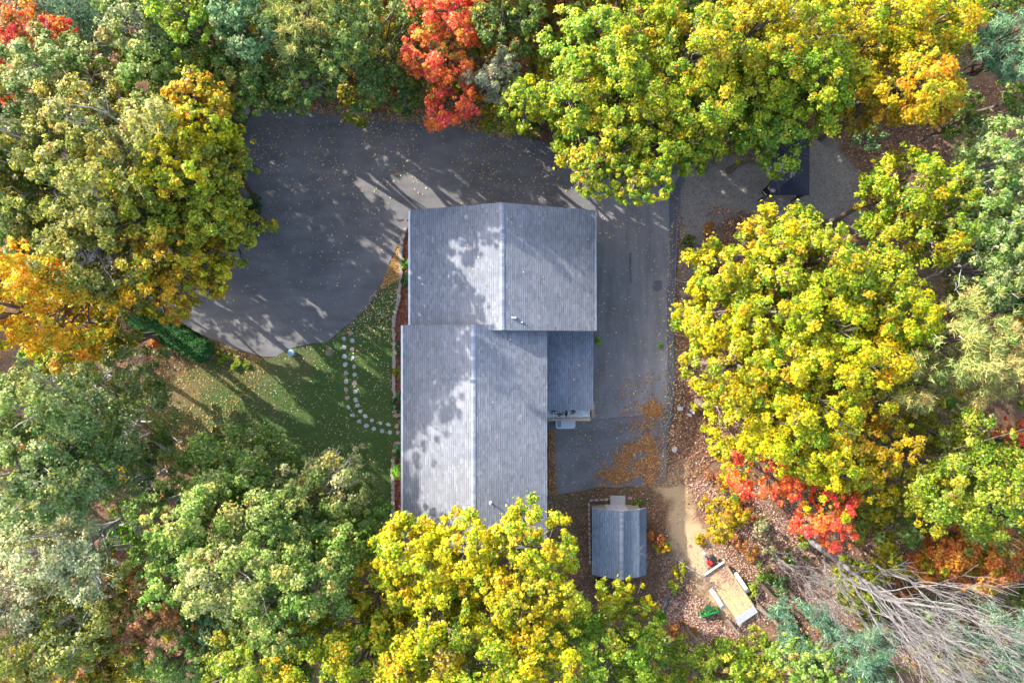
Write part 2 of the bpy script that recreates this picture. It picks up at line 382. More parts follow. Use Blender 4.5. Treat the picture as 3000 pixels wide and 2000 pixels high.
grid_sheet('mulch_bed', BED, .05, .25, M_MULCH)

# ------------------------------------------------------------------ house
def shingles(name, slopes, parent, mat, base=(.20, .212, .238), seed=1, e=.143):
    """stepped courses of separate tabs; slopes: (eave start, eave dir*length, up-slope vector)"""
    r = np.random.default_rng(seed); V = []; F = []; K = []; off = 0
    for O, L, S in slopes:
        O, L, S = np.array(O, float), np.array(L, float), np.array(S, float); ll = np.linalg.norm(L); sl = np.linalg.norm(S)
        u, w = L / ll, S / sl; n = np.cross(u, w); n = n if n[2] > 0 else -n
        nc = int(math.ceil(sl / e))
        for i in range(nc):
            s0 = i * e; s1 = min(sl, s0 + e + .004); cuts = [0.0]
            while cuts[-1] < ll: cuts.append(cuts[-1] + r.uniform(.14, .42))
            cuts[-1] = ll; a = np.array(cuts[:-1]); b = np.array(cuts[1:]); k = len(a)
            h = r.uniform(.006, .010, k) + (r.random(k) < .3) * .004; d = r.normal(0, .006, k)
            pt = lambda uu, ss, hh: O + uu[:, None] * u + ss[:, None] * w + hh[:, None] * n
            z = np.zeros(k)
            q = np.stack([pt(a, s0 + d, h), pt(b, s0 + d, h), pt(b, s1 + z, z + .002), pt(a, s1 + z, z + .002), pt(a, s0 + d, z - .003), pt(b, s0 + d, z - .003)], 1)
            V.append(q.reshape(-1, 3)); ix = off + np.arange(k)[:, None] * 6
            F.append(np.concatenate([ix + [0, 1, 2, 3], ix + [4, 5, 1, 0]])); off += 6 * k
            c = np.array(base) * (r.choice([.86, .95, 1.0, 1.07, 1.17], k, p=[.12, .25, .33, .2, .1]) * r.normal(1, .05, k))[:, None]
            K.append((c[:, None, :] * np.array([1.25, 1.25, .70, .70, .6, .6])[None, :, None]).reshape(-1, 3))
    o = obj(name, np_mesh(name, np.concatenate(V), np.concatenate(F), np.concatenate(K)), mat, parent); o['kind'] = 'stuff'; return o
def deck(x0, xr, x1, y0, y1, ze, zr, t=.16):
    """gable roof slab, ridge along y, top surface just under the shingles"""
    b = MB(); dz = .006
    b.prism([(x0, y0, ze - dz), (xr, y0, zr - dz), (x1, y0, ze - dz), (x1, y0, ze - t), (xr, y0, zr - t - .03), (x0, y0, ze - t)], (0, y1 - y0, 0)); return b

house = tag(empty('house', (-1.5, -2, 0)), 'large house with slate-grey shingle roofs, wide garage wing and long lower gable', 'house')
H0 = Vector((1.5, 2, 0))
def hb(b, name, mat, parent=house, smooth=False):
    o = b.build(name, mat, parent, smooth)
    o.location = H0 if parent is house else (0, 0, 0); return o
MX0, MX1, MXR, MZE, MZR, MY0, MY1 = -6.79, 2.16, -2.32, 5.30, 7.10, -12.7, 1.0
GX0, GX1, GXR, GZE, GZR, GY0, GY1 = -6.44, 5.25, -.60, 4.60, 7.05, .70, 8.30
b = MB(); b.prism([(-6.4, -12.35, -2), (1.78, -12.35, -2), (1.78, -12.35, 5.12), (MXR, -12.35, 6.5), (-6.4, -12.35, 5.12)], (0, 13.2, 0)); w1 = hb(b, 'wall', M_SIDING)
b = MB(); b.prism([(-6.05, .99, -1), (4.88, .99, -1), (4.88, .99, 4.44), (GXR, .99, 6.55), (-6.05, .99, 4.44)], (0, 6.92, 0)); w2 = hb(b, 'garage_wall', M_SIDING)
r1 = hb(deck(MX0, MXR, MX1, MY0, MY1, MZE, MZR), 'roof', M_TRIM); r2 = hb(deck(GX0, GXR, GX1, GY0, GY1, GZE, GZR), 'garage_roof', M_TRIM)
def slopes(x0, xr, x1, y0, y1, ze, zr):
    return [((x0, y0, ze), (0, y1 - y0, 0), (xr - x0, 0, zr - ze)), ((x1, y0, ze), (0, y1 - y0, 0), (xr - x1, 0, zr - ze))]
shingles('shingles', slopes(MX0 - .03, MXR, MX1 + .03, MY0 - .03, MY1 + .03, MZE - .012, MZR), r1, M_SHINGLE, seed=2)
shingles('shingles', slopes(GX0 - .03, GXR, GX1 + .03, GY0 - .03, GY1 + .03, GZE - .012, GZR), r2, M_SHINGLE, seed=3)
def ridge_cap(xr, y0, y1, zr, parent, seed):
    r = np.random.default_rng(seed); V = []; F = []; K = []; y = y0; o = 0
    while y < y1:
        e = min(y1, y + .2); h0, h1 = .028, .012
        q = [(xr - .14, y, zr - .045 + h0), (xr, y, zr + h0), (xr + .14, y, zr - .045 + h0), (xr + .14, e, zr - .045 + h1), (xr, e, zr + h1), (xr - .14, e, zr - .045 + h1)]
        V += q; F += [(o, o + 1, o + 4, o + 5), (o + 1, o + 2, o + 3, o + 4)]; o += 6; K += [np.array((.25, .28, .34)) * r.uniform(.8, 1.2)] * 6; y = e
    obj('ridge_cap', np_mesh('ridge_cap', np.array(V), np.array(F), np.array(K)), M_SHINGLE, parent)
ridge_cap(MXR, MY0, MY1, MZR, r1, 4); ridge_cap(GXR, GY0, GY1, GZR, r2, 5)
b = MB(); b.box(MX0 - .16, MX0 - .035, MY0, MY1, MZE - .14, MZE - .03); hb(b, 'gutter', M_TRIM, r1)
b = MB(); b.box(GX0 - .16, GX0 - .035, MY1 + .02, GY1, GZE - .14, GZE - .03); hb(b, 'gutter', M_TRIM, r2)
b = MB(); b.box(GX1 + .035, GX1 + .12, GY0, GY1, GZE - .14, GZE - .04); hb(b, 'gutter', M_STEEL, r2)
# plumbing vent and a low roof vent
b = MB(); b.lathe([(.11, -.06), (.11, .02), (.055, .05), (.055, .36), (.045, .365), (.04, .30)], 14, (-1.31, -9.75, 6.68)); hb(b, 'vent_pipe', M_WHITE, r1)
b = MB(); b.bev(-.02, .3, 1.35, 1.5, 6.70, 6.86, .03); hb(b, 'roof_vent', M_STEEL, r2)
b = MB(); b.lathe([(.05, -.1), (.05, .12), (.03, .13)], 10, (.62, 1.15, 6.54)); hb(b, 'vent_pipe', M_STEEL, r2)
# low porch roof on the east side
pr = hb(MB().prism([(1.8, .68, 3.25), (5.35, .68, 2.72), (5.35, .68, 2.6), (1.8, .68, 3.1)], (0, -5.18, 0)), 'porch_roof', M_TRIM)
shingles('shingles', [((5.38, -4.53, 2.725), (0, 5.2, 0), (-3.58, 0, .535))], pr, M_SHINGLE, base=(.185, .208, .255), seed=6)
# corrugated strip, beam and deck under the porch roof
V = []; F = []
for i in range(0, 121):
    x = 1.86 + i * 3.34 / 120; z = 2.62 - (x - 1.86) * .06 + .022 * math.sin(i * 1.05)
    V += [(x, -4.5, z + .03), (x, -5.06, z - .05)]
    if i: F.append((2 * i - 2, 2 * i - 1, 2 * i + 1, 2 * i))
cp = obj('corrugated_panel', np_mesh('corrugated_panel', np.array(V), np.array(F), None, True), simple('corrugated_sheet', (.40, .44, .46), .45, .3, 3), house); cp.location = H0
b = MB(); b.box(1.86, 5.22, -5.30, -5.10, 2.25, 2.46); b.box(1.9, 2.02, -5.28, -5.12, -1, 2.25); b.box(5.06, 5.18, -5.28, -5.12, -1, 2.25); hb(b, 'porch_beam', M_WOODGREY)
b = MB(); b.box(5.44, 5.66, -5.22, -4.12, 1.15, 1.28); b.box(5.5, 5.6, -5.2, -5.1, -1, 1.15); b.box(5.5, 5.6, -4.24, -4.14, -1, 1.15); hb(b, 'handrail', M_WOOD)
b = MB(); b.box(1.8, 5.3, -5.0, .6, -.8, .26); hb(b, 'porch_floor', M_WOODGREY)
# small timber canopies over the side doors
b = MB(); b.prism([(-5.5, 7.92, 3.35), (-5.5, 8.76, 3.2), (-5.5, 8.76, 3.05), (-5.5, 7.92, 3.05)], (1.12, 0, 0)); hb(b, 'door_canopy', simple('canopy_wood', (.60, .42, .28), .7, .12))
b = MB(); b.prism([(4.89, 6.4, 2.4), (5.66, 6.4, 2.25), (5.66, 6.4, 2.12), (4.89, 6.4, 2.12)], (0, 1.14, 0)); hb(b, 'door_canopy', M_WOOD)
# doors and windows of the walls
def window(x, y, z, w, h, ax, parent):
    """ax: outward direction of the wall"""
    nx, ny = ax; b = MB(); c = MB()
    if nx: b.box(*sorted((x, x + nx * .06)), y - w / 2 - .08, y + w / 2 + .08, z - .08, z + h + .08); c.box(*sorted((x + nx * .062, x + nx * .075)), y - w / 2, y + w / 2, z, z + h)
    else: b.box(x - w / 2 - .08, x + w / 2 + .08, *sorted((y, y + ny * .06)), z - .08, z + h + .08); c.box(x - w / 2, x + w / 2, *sorted((y + ny * .062, y + ny * .075)), z, z + h)
    f = hb(b, 'window', M_TRIM); hb(c, 'pane', M_GLASS, f)
for y in (-10.5, -8.2, -3.6, -1.2): window(-6.4, y, 3.2, 1.0, 1.3, (-1, 0), house)
for y in (-11, -8.5): window(1.78, y, 3.2, 1.0, 1.3, (1, 0), house)
for x in (-2.9, .5, 3.1):
    b = MB(); b.box(x - 1.25, x + 1.25, 7.92, 7.98, 0, 2.3); g = hb(b, 'garage_door', M_TRIM)
    for k in range(4): hb(MB().box(x - 1.2, x + 1.2, 7.985, 8.0, .06 + k * .56, .56 + k * .56), 'door_panel', M_WHITE, g)
b = MB(); b.box(-6.46, -6.405, -6.5, -5.5, .3, 2.5); hb(b, 'front_door', M_WHITE)
# ------------------------------------------------------------------ foliage builders
def nrm(a): return a / (np.linalg.norm(a, axis=1, keepdims=True) + 1e-9)
def leaf_tris(pos, nor, size, aspect, r, along=None):
    """one pointed blade per leaf, for the many thousands of a crown"""
    n = len(pos); t = r.normal(0, 1, (n, 3)) if along is None else along + r.normal(0, .35, (n, 3))
    t = nrm(t - nor * (t * nor).sum(1, keepdims=True)); s = np.cross(nor, t); L = size[:, None]; W = L * aspect
    V = np.stack([pos - t * L * .4 - s * W * .5, pos - t * L * .3 + s * W * .55, pos + t * L * .75], 1).reshape(-1, 3)
    return V, np.arange(n * 3).reshape(-1, 3)
def leaves(pos, nor, size, aspect, r, along=None, fold=.18):
    """folded diamond leaves: pos (n,3), nor (n,3), size (n,)"""
    n = len(pos); t = r.normal(0, 1, (n, 3)) if along is None else along + r.normal(0, .35, (n, 3))
    t = nrm(t - nor * (t * nor).sum(1, keepdims=True)); s = np.cross(nor, t)
    L = size[:, None]; W = L * aspect
    V = np.stack([pos - t * L * .5, pos + s * W * .5 + nor * W * fold, pos + t * L * .5, pos - s * W * .5 + nor * W * fold], 1).reshape(-1, 3)
    i = np.arange(n)[:, None] * 4; F = np.concatenate([i + [0, 2, 1], i + [0, 3, 2]])
    return V, F
def colours(n, pal, r, cl=None, t=None):
    """pal: list of (rgb, weight); one hue family per cluster, jitter per leaf"""
    P = np.array([p[0] for p in pal]); w = np.array([p[1] for p in pal], float); w /= w.sum()
    k = r.choice(len(P), n, p=w)
    if cl is not None:
        kc = r.choice(len(P), cl.max() + 1, p=w); k = np.where(r.random(n) < .62, kc[cl], k)
    c = P[k] * np.exp(r.normal(0, .26, n))[:, None]; c *= np.exp(r.normal(0, .06, (n, 3)))
    return np.clip(c, 0.005, .9)
def lobes(r, k=7):
    d = nrm(r.normal(0, 1, (k, 3))); a = r.uniform(.10, .28, k) * r.choice([-1, 1], k); f = r.uniform(1.5, 3.5, k)
    return lambda v: 1 + (a * np.cos(f * np.arccos(np.clip(v @ d.T, -1, 1)) * 1.5)).sum(1) * .7
def crown(r, R, rz, pal, nl, lsize, cn, style='leaf', low=-.75, crad=.24):
    """clumps of leaves through an uneven ellipsoid; returns verts, faces, colours, clump centres"""
    L = lobes(r); d = nrm(r.normal(0, 1, (cn * 4, 3))); d = d[d[:, 2] > low][:cn]; cn = len(d)
    nb = int(7 + 2.2 * R); bd = nrm(r.normal(0, 1, (nb * 4, 3))); bd = bd[bd[:, 2] > low * .7][:nb]       # main boughs
    d2 = nrm(bd[r.integers(len(bd), size=cn)] + r.normal(0, .27, (cn, 3))); d = np.where((r.random(cn) < .66)[:, None], d2, d)
    rad = (1 - np.abs(r.normal(0, .23, cn))) * L(d); rad = np.clip(rad, .2, 1.18)
    cen = d * rad[:, None] * [R, R, rz] * .97
    cr = R * crad * r.uniform(.3, 1.0, cn) ** 1 * r.choice([1, 1.4, 2.0], cn, p=[.55, .33, .12])
    wgt = cr ** 2; cl = r.choice(cn, nl, p=wgt / wgt.sum())
    dd = nrm(r.normal(0, 1, (nl, 3))); q = r.random(nl) ** (1 / 2.2) * np.where(r.random(nl) < .12, r.uniform(1, 1.9, nl), 1)
    pos = cen[cl] + dd * (cr[cl] * q)[:, None] * [1, 1, .66]
    out = nrm(pos / [R, R, rz])
    if style == 'needle':
        nor = nrm(r.normal(0, 1, (nl, 3)) + [0, 0, .6]); al = nrm(dd * 1.2 + out * .9 + [0, 0, .25])
        V, F = leaf_tris(pos, nor, lsize * r.uniform(.7, 1.4, nl), .15, r, al)
    else:
        nor = nrm(dd * .55 + out * .35 + np.array([0, 0, .75]) + r.normal(0, .42, (nl, 3)))
        V, F = leaf_tris(pos, nor, lsize * r.uniform(.6, 1.45, nl), .95, r)
    return V, F, np.repeat(colours(nl, pal, r, cl), 3, 0), cen
def tubes_mesh(name, segs, n=6):
    """segs: list of (points (k,3), radii (k,)) joined into one branching mesh"""
    V = []; F = []; o = 0; th = np.arange(n) * 2 * np.pi / n
    for P, Rd in segs:
        P = np.asarray(P, float); k = len(P); T = np.gradient(P, axis=0); T = nrm(T)
        ref = np.where(np.abs(T[:, 2:3]) < .9, [[0, 0, 1.]], [[1., 0, 0]]); a = nrm(np.cross(T, ref)); b = np.cross(T, a)
        V.append((P[:, None] + (a[:, None] * np.cos(th)[None, :, None] + b[:, None] * np.sin(th)[None, :, None]) * np.asarray(Rd)[:, None, None]).reshape(-1, 3))
        i = (np.arange(k - 1)[:, None] * n + np.arange(n)[None]).ravel(); j = (np.arange(k - 1)[:, None] * n + (np.arange(n)[None] + 1) % n).ravel()
        F.append(np.stack([i, j, j + n, i + n], 1) + o); o += k * n
    return np_mesh(name, np.concatenate(V), np.concatenate(F), None, True)
def curve_pts(a, b, r, k=5, sag=.1):
    t = np.linspace(0, 1, k)[:, None]; L = np.linalg.norm(b - a); w = r.normal(0, sag * L, 3)
    j = r.normal(0, .025 * L, (k, 3)) * (t * (1 - t) * 4); return a + (b - a) * t + w * (t * (1 - t)) + j

PAL = {
 'Y': [((.56, .43, .006), 4), ((.48, .42, .008), 4), ((.27, .34, .010), 3), ((.60, .33, .010), 1), ((.13, .22, .010), 1.5)],
 'YG': [((.29, .34, .010), 4), ((.40, .38, .012), 3), ((.16, .26, .010), 3), ((.52, .35, .010), 1.3), ((.08, .17, .010), 1.8)],
 'YL': [((.52, .41, .008), 4), ((.38, .39, .012), 4), ((.25, .32, .012), 3), ((.60, .34, .010), 1.2), ((.12, .21, .010), 1.4)],
 'G': [((.18, .28, .045), 4), ((.30, .37, .09), 3), ((.11, .21, .02), 3), ((.42, .42, .09), 1.4), ((.07, .14, .02), 1)],
 'LG': [((.23, .33, .02), 4), ((.34, .40, .035), 3), ((.12, .23, .012), 3), ((.47, .43, .03), 1.3), ((.08, .16, .01), 1)],
 'GG': [((.23, .30, .08), 4), ((.37, .41, .16), 3), ((.15, .24, .04), 3), ((.38, .37, .08), .9), ((.08, .16, .03), 1.4)],
 'OG': [((.28, .29, .05), 4), ((.41, .40, .12), 3), ((.18, .22, .025), 3), ((.48, .37, .03), 1.6), ((.10, .15, .02), 1.3)],
 'OL': [((.27, .28, .015), 4), ((.38, .34, .015), 3), ((.16, .20, .012), 3), ((.52, .39, .012), 2.2), ((.10, .14, .012), 1)],
 'O': [((.80, .38, .012), 4), ((.76, .46, .015), 3.5), ((.54, .42, .015), 2), ((.80, .26, .02), 1), ((.26, .28, .02), .7)],
 'YO': [((.55, .33, .008), 4), ((.46, .35, .010), 3.5), ((.30, .31, .015), 2.5), ((.60, .24, .015), 1.3), ((.16, .22, .012), 1.2)],
 'R': [((.80, .10, .05), 4), ((.80, .19, .03), 4), ((.70, .06, .06), 1.5), ((.76, .32, .04), 1.6), ((.34, .25, .03), .5)],
 'RO': [((.60, .18, .04), 4), ((.66, .28, .03), 3), ((.40, .11, .05), 2), ((.36, .28, .05), 1.5)],
 'T': [((.10, .21, .07), 4), ((.17, .29, .11), 3), ((.06, .14, .035), 3), ((.28, .36, .14), 1)],
 'DG': [((.11, .18, .03), 4), ((.18, .25, .045), 3), ((.07, .12, .02), 3), ((.30, .30, .035), 1.5), ((.42, .32, .03), .7)],
 'PB': [((.12, .24, .14), 4), ((.19, .32, .19), 3), ((.07, .16, .08), 3), ((.30, .36, .18), .8)],
 'PO': [((.38, .36, .11), 4), ((.28, .33, .10), 3), ((.46, .36, .13), 2.5), ((.15, .22, .06), 2)],
 'PL': [((.44, .44, .24), 4), ((.34, .36, .16), 3), ((.24, .27, .10), 2), ((.50, .40, .20), 1)],
 'RU': [((.42, .16, .05), 4), ((.56, .27, .05), 2), ((.28, .10, .05), 2), ((.34, .26, .08), 2)],
 'LM': [((.22, .46, .04), 4), ((.32, .55, .06), 3), ((.13, .32, .03), 2)],
 'HG': [((.035, .15, .03), 4), ((.06, .22, .04), 3), ((.02, .09, .02), 3), ((.12, .28, .07), .6)],
}
KIND = {'Y': 'maple', 'YG': 'maple', 'YL': 'maple', 'O': 'maple', 'YO': 'maple', 'R': 'maple', 'RO': 'maple', 'LG': 'ash', 'G': 'oak', 'GG': 'oak', 'OG': 'oak', 'OL': 'oak',
        'T': 'oak', 'DG': 'oak', 'PB': 'pine', 'PO': 'pine', 'PL': 'birch', 'RU': 'maple', 'LM': 'maple', 'HG': 'oak'}
N_LEAF = [0]
box_ = lambda x0, x1, y0, y1: np.array([(x0, y0), (x1, y0), (x1, y1), (x0, y1)], float)
KEEP_OUT = [DRIVE, LAWN, box_(-7.2, 5.6, -13.2, 8.6), box_(5.2, 9.6, -16.6, -11), box_(17, 20, 9.5, 14)]
def tree(i, vx, vy, rv, ztop, pal, label, dens=1.0, rough=1.0, seedx=0, zr=1.0, limbs=0):
    r = np.random.default_rng(1000 + i * 17 + seedx)
    pine = pal in ('PB', 'PO')
    # crown radius from its apparent size at the height of its middle
    R = rv / 1568 * (CAM_H - ztop * .62); rz = min(R * r.uniform(1.15, 1.45) * zr, ztop * .47); zc = ztop - rz
    base = PA(vx, vy, zc); gz_ = float(terrain(base.x, base.y)); base.z = gz_
    cx_, cy_ = base.x, base.y; q_ = math.hypot(cx_, cy_) + 1e-6
    for _ in range(24):
        if max(float(sdist(np.array([base.x]), np.array([base.y]), pl)[0]) for pl in KEEP_OUT) < -.35: break
        base.x += cx_ / q_ * .22; base.y += cy_ / q_ * .22
    off = np.array([cx_ - base.x, cy_ - base.y, 0])
    R = rv / 1568 * (CAM_H - zc) * 1.13
    t = empty('%s_tree' % KIND[pal], base, 0); tag(t, label, 'tree', 'trees of the surrounding wood')
    nl = int((2600 if not pine else 2900) * R * R * dens); nl = max(1500, nl)
    cn = int(60 + 24 * R * R); 
    tint = np.exp(r.normal(0, .045, 3)) * math.exp(r.normal(0, .07)); pl_ = [(tuple(np.array(c) * tint), w) for c, w in PAL[pal]] + [((.30, .19, .05), .16), ((.20, .12, .05), .1)]
    V, F, K, cen = crown(r, R, rz, pl_, nl, .115 if not pine else .27, cn, 'needle' if pine else 'leaf', crad=(.130 if R < 3 else .112) * rough)
    N_LEAF[0] += nl
    obj('crown', np_mesh('crown', V, F, K), M_NEEDLE if pine else M_LEAF, t, (off[0], off[1], zc - gz_)); zc -= gz_
    bark = M_PALE if pal in ('GG', 'PL', 'OG') else (M_DARKBARK if pine else M_BARK)
    lean = np.array([r.normal(0, .25), r.normal(0, .25), 0]); top = np.array([0, 0, zc + rz * .45]) + off
    tr = .055 + ztop * .0115
    P = curve_pts(np.array([0, 0, -.1]) + lean * 0, top, r, 7, .03); Rd = np.linspace(tr, tr * .3, 7); Rd[0] *= 1.35
    obj('trunk', tubes_mesh('trunk', [(P, Rd)], 9), bark, t)
    S = []
    sel = cen[np.argsort(-r.random(len(cen)))][:16 + limbs]
    for c in sel:
        c = c + [0, 0, zc] + off; f = np.clip(r.uniform(.45, .95), 0, .97); a = np.array([np.interp(f * 6, np.arange(7), P[:, k]) for k in range(3)])
        if a[2] > c[2] - .2: a = off * .6 + [0, 0, max(1.5, c[2] - .3 - r.random() * 1.5)]
        Q = curve_pts(a, c + [0, 0, .1], r, 6, .16); S.append((Q, np.linspace(tr * .38, .018, 6)))
        for _ in range(2):
            e = Q[3] + r.normal(0, R * .22, 3) + (c - a) * .35; S.append((curve_pts(Q[3], e, r, 4, .15), np.linspace(tr * .16, .01, 4)))
    obj('limbs', tubes_mesh('limbs', S, 4), bark, t)
    return t
def shrub(name, x, y, R, h, pal, label, group=None, nl=None, lsize=.09, cat='shrub', dens=1.0, seed=0, z0=0, needle=False, zsq=None):
    r = np.random.default_rng(seed + int(abs(x * 131 + y * 17) * 10))
    t = empty(name, (x, y, z0 + float(terrain(x, y)))); tag(t, label, cat, group)
    rz = h * .5 if zsq is None else zsq; nl = nl or int(900 * R * R * dens / (lsize / .09) ** 2) + 300
    V, F, K, cen = crown(r, R, rz, PAL[pal], nl, lsize, int(14 + 10 * R * R), 'needle' if needle else 'leaf', low=-.6, crad=.32)
    V[:, 2] = np.maximum(V[:, 2], -(h - rz) + .02)
    obj('foliage', np_mesh('foliage', V, F, K), M_LEAF, t, (0, 0, h - rz)); N_LEAF[0] += nl
    S = []
    for c in cen[:10]: S.append((curve_pts(np.array([r.normal(0, .05), r.normal(0, .05), -.03]), c + [0, 0, h - rz], r, 4, .1), np.linspace(.02 + .008 * R, .006, 4)))
    obj('stems', tubes_mesh('stems', S, 5), M_BARK, t); return t

# ------------------------------------------------------------------ beds, borders and stepping stones
def stone_mesh(name, sx, sy, h, r, rnd=.12, n=9):
    b = MB(); th = np.sort((np.arange(n) + r.uniform(-.25, .25, n)) * 2 * np.pi / n); rr = 1 + r.normal(0, rnd, n)
    def ring(k, z): return [(sx * .5 * math.cos(t) * q * k, sy * .5 * math.sin(t) * q * k, z + r.normal(0, .004)) for t, q in zip(th, rr)]
    vs = ring(1, 0) + ring(1.02, h * .75) + ring(.86, h) + [(0, 0, h * 1.03)]
    fs = [(l * n + i, l * n + (i + 1) % n, (l + 1) * n + (i + 1) % n, (l + 1) * n + i) for l in (0, 1) for i in range(n)] + [(2 * n + i, 2 * n + (i + 1) % n, 3 * n) for i in range(n)]
    m = bpy.data.meshes.new(name); m.from_pydata(vs, [], fs); return m
r0 = np.random.default_rng(77)
WALL_STONES = [stone_mesh('stone', .44, .30, .26, r0, .08, 8) for _ in range(6)]
for i, m in enumerate(WALL_STONES): m.materials.append([M_STONE_D, M_STONE_C, M_STONE_D][i % 3])
def border(line, label):
    pts = [np.array(P3(x, y)[:2]) for x, y in line]; t = empty('stone_border', (*pts[0], 0)); tag(t, label, 'stone border', 'stone borders of the planting beds')
    seg = np.cumsum([0] + [np.linalg.norm(pts[i + 1] - pts[i]) for i in range(len(pts) - 1)]); s = .15
    while s < seg[-1]:
        i = min(np.searchsorted(seg, s) - 1, len(pts) - 2); i = max(i, 0); d = (pts[i + 1] - pts[i]) / np.linalg.norm(pts[i + 1] - pts[i]); p = pts[i] + d * (s - seg[i])
        for k in (0,):
            o = bpy.data.objects.new('stone', WALL_STONES[r0.integers(6)]); C.objects.link(o); o.parent = t
            q = p - pts[0] + np.array([-d[1], d[0]]) * (r0.normal(0, .025)); o.location = (q[0], q[1], r0.uniform(-.03, .03))
            o.rotation_euler = (r0.normal(0, .04), r0.normal(0, .04), math.atan2(d[1], d[0]) + r0.normal(0, .12)); o.scale = (r0.uniform(.8, 1.1), r0.uniform(.85, 1.2), r0.uniform(.8, 1.2))
        s += r0.uniform(.27, .36)
border([(1190, 672), (1180, 700), (1174, 740), (1176, 780), (1174, 840), (1168, 880), (1158, 930), (1154, 960), (1157, 1010), (1158, 1080), (1156, 1130), (1158, 1180), (1161, 1214), (1176, 1217)],
       'long curved border of pinkish stones edging the bed beside the garage and front wall')
border([(1182, 1296), (1160, 1298), (1154, 1340), (1152, 1390), (1153, 1450), (1153, 1500), (1156, 1560)], 'shorter straight border of pinkish stones south of the front path')
ORD = ['first', 'second', 'third', 'fourth', 'fifth', 'sixth', 'seventh', 'eighth', 'ninth', 'tenth', 'eleventh', 'twelfth', 'thirteenth', 'fourteenth', 'fifteenth', 'sixteenth', 'seventeenth', 'eighteenth']
cz = lambda x, y: (980 + x / 4.614, 960 + y / 4.614)
OUT_ROW = [(130, 145, 'b'), (133, 265, 'a'), (138, 382, 'b'), (150, 495, 'a'), (155, 610, 'c'), (160, 725, 'a'), (163, 838, 'c'), (172, 943, 'c'), (190, 1070, 'a'), (245, 1180, 'b'), (330, 1262, 'b'), (433, 1322, 'b'), (533, 1364, 'b'), (645, 1395, 'b'), (750, 1410, 'b'), (860, 1415, 'c')]
IN_ROW = [(215, 65, 'c'), (240, 172, 'a'), (245, 287, 'c'), (247, 407, 'b'), (268, 520, 'a'), (273, 632, 'a'), (275, 742, 'c'), (285, 860, 'a'), (288, 968, 'a'), (312, 1047, 'a'), (355, 1127, 'a'), (418, 1192, 'a'), (507, 1247, 'a'), (618, 1282, 'a'), (732, 1302, 'b'), (845, 1325, 'c')]
cname = {'a': 'pale grey', 'b': 'bluish grey', 'c': 'pinkish'}
for row, rn in ((OUT_ROW, 'outer row, away from the house'), (IN_ROW, 'inner row, nearer the house')):
    for i, (x, y, c) in enumerate(row):
        m = stone_mesh('stepping_stone', r0.uniform(.26, .35), r0.uniform(.26, .35), .04, r0, .13, 9); p = P3(*cz(x, y))
        o = obj('stepping_stone', m, {'a': M_STONE_A, 'b': M_STONE_B, 'c': M_STONE_C}[c], None, (p.x, p.y, .012)); o.rotation_euler.z = r0.uniform(0, 6)
        tag(o, '%s stepping stone, %s from the driveway in the %s' % (cname[c], ORD[i], rn), 'stepping stone', 'stepping stones across the lawn')

def sh3(px, py, rpx, h, pal, label, name='shrub', **kw):
    p = P3(px, py, h * .6); return shrub(name, p.x, p.y, rpx / 2000 * (CAM_H - h), h, pal, label, **kw)
GB = 'shrubs in the bed along the front wall'
sh3(1199, 676, 14, .6, 'DG', 'dark green low plant at the tip of the bed by the garage corner', group=GB)
sh3(1193, 760, 22, .9, 'LM', 'bright lime green rounded shrub beside the garage wall', group=GB, dens=2)
sh3(1196, 817, 24, .9, 'HG', 'mid green rounded shrub just south of the lime shrub', group=GB, dens=2)
sh3(1174, 1025, 19, .7, 'HG', 'green shrub by the front wall level with the stepping stone rows', group=GB, dens=2)
sh3(1173, 1090, 17, .7, 'OL', 'olive green shrub by the front wall, between two darker ones', group=GB, dens=2)
sh3(1172, 1178, 26, 1.0, 'HG', 'dark green shrub at the south end of the long bed', group=GB, dens=2)
sh3(1171, 1325, 24, 1.0, 'HG', 'dark green shrub at the north end of the short bed', group=GB, dens=2)
sh3(1170, 1378, 23, .9, 'LM', 'lime green round shrub halfway down the short bed', group=GB, dens=2)
sh3(1172, 1508, 14, .6, 'G', 'small greyish green plant near the south end of the short bed', group=GB)
# clipped hedge beside the driveway
def hedge():
    a = P3(392, 925, .9); c = P3(580, 1026, .9); d = (c - a); L = d.length; ang = math.atan2(d.y, d.x); r = np.random.default_rng(5)
    t = empty('hedge', ((a.x + c.x) / 2, (a.y + c.y) / 2, 0), ang); tag(t, 'long clipped dark green hedge with a rounded end beside the driveway', 'hedge')
    n = 15000; hw, hh = .78, 1.25; s = r.uniform(-L / 2 - hw, L / 2 + hw, n); th = r.uniform(-.25, math.pi + .25, n)
    ex = np.abs(s) - L / 2; w = np.where(ex > 0, np.sqrt(np.clip(1 - (ex / hw) ** 2, 0, 1)), 1) * (1 + .08 * np.sin(s * 2.3) + .07 * np.sin(s * 5.1 + th * 2) + .05 * np.sin(s * 9 + th * 5) + r.normal(0, .07, n))
    sg = lambda v, p: np.sign(v) * np.abs(v) ** p
    pos = np.stack([s, sg(np.cos(th), .6) * hw * w, np.maximum(.03, sg(np.sin(th), .5) * hh * (.55 + .45 * w))], 1)
    nor = nrm(np.stack([np.sign(s) * np.clip(ex, 0, 1), np.cos(th), np.sin(th) + .3], 1) + r.normal(0, .4, (n, 3)))
    V, F = leaves(pos, nor, r.uniform(.06, .12, n), .7, r)
    obj('foliage', np_mesh('foliage', V, F, np.repeat(colours(n, PAL['HG'], r), 4, 0)), M_LEAF, t)
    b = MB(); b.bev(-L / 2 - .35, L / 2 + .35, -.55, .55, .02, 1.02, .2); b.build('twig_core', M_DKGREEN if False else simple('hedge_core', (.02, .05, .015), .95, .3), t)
hedge()
sh3(649, 1046, 24, .5, 'LG', 'small yellow-green bush by the driveway edge east of the hedge', dens=1.5)
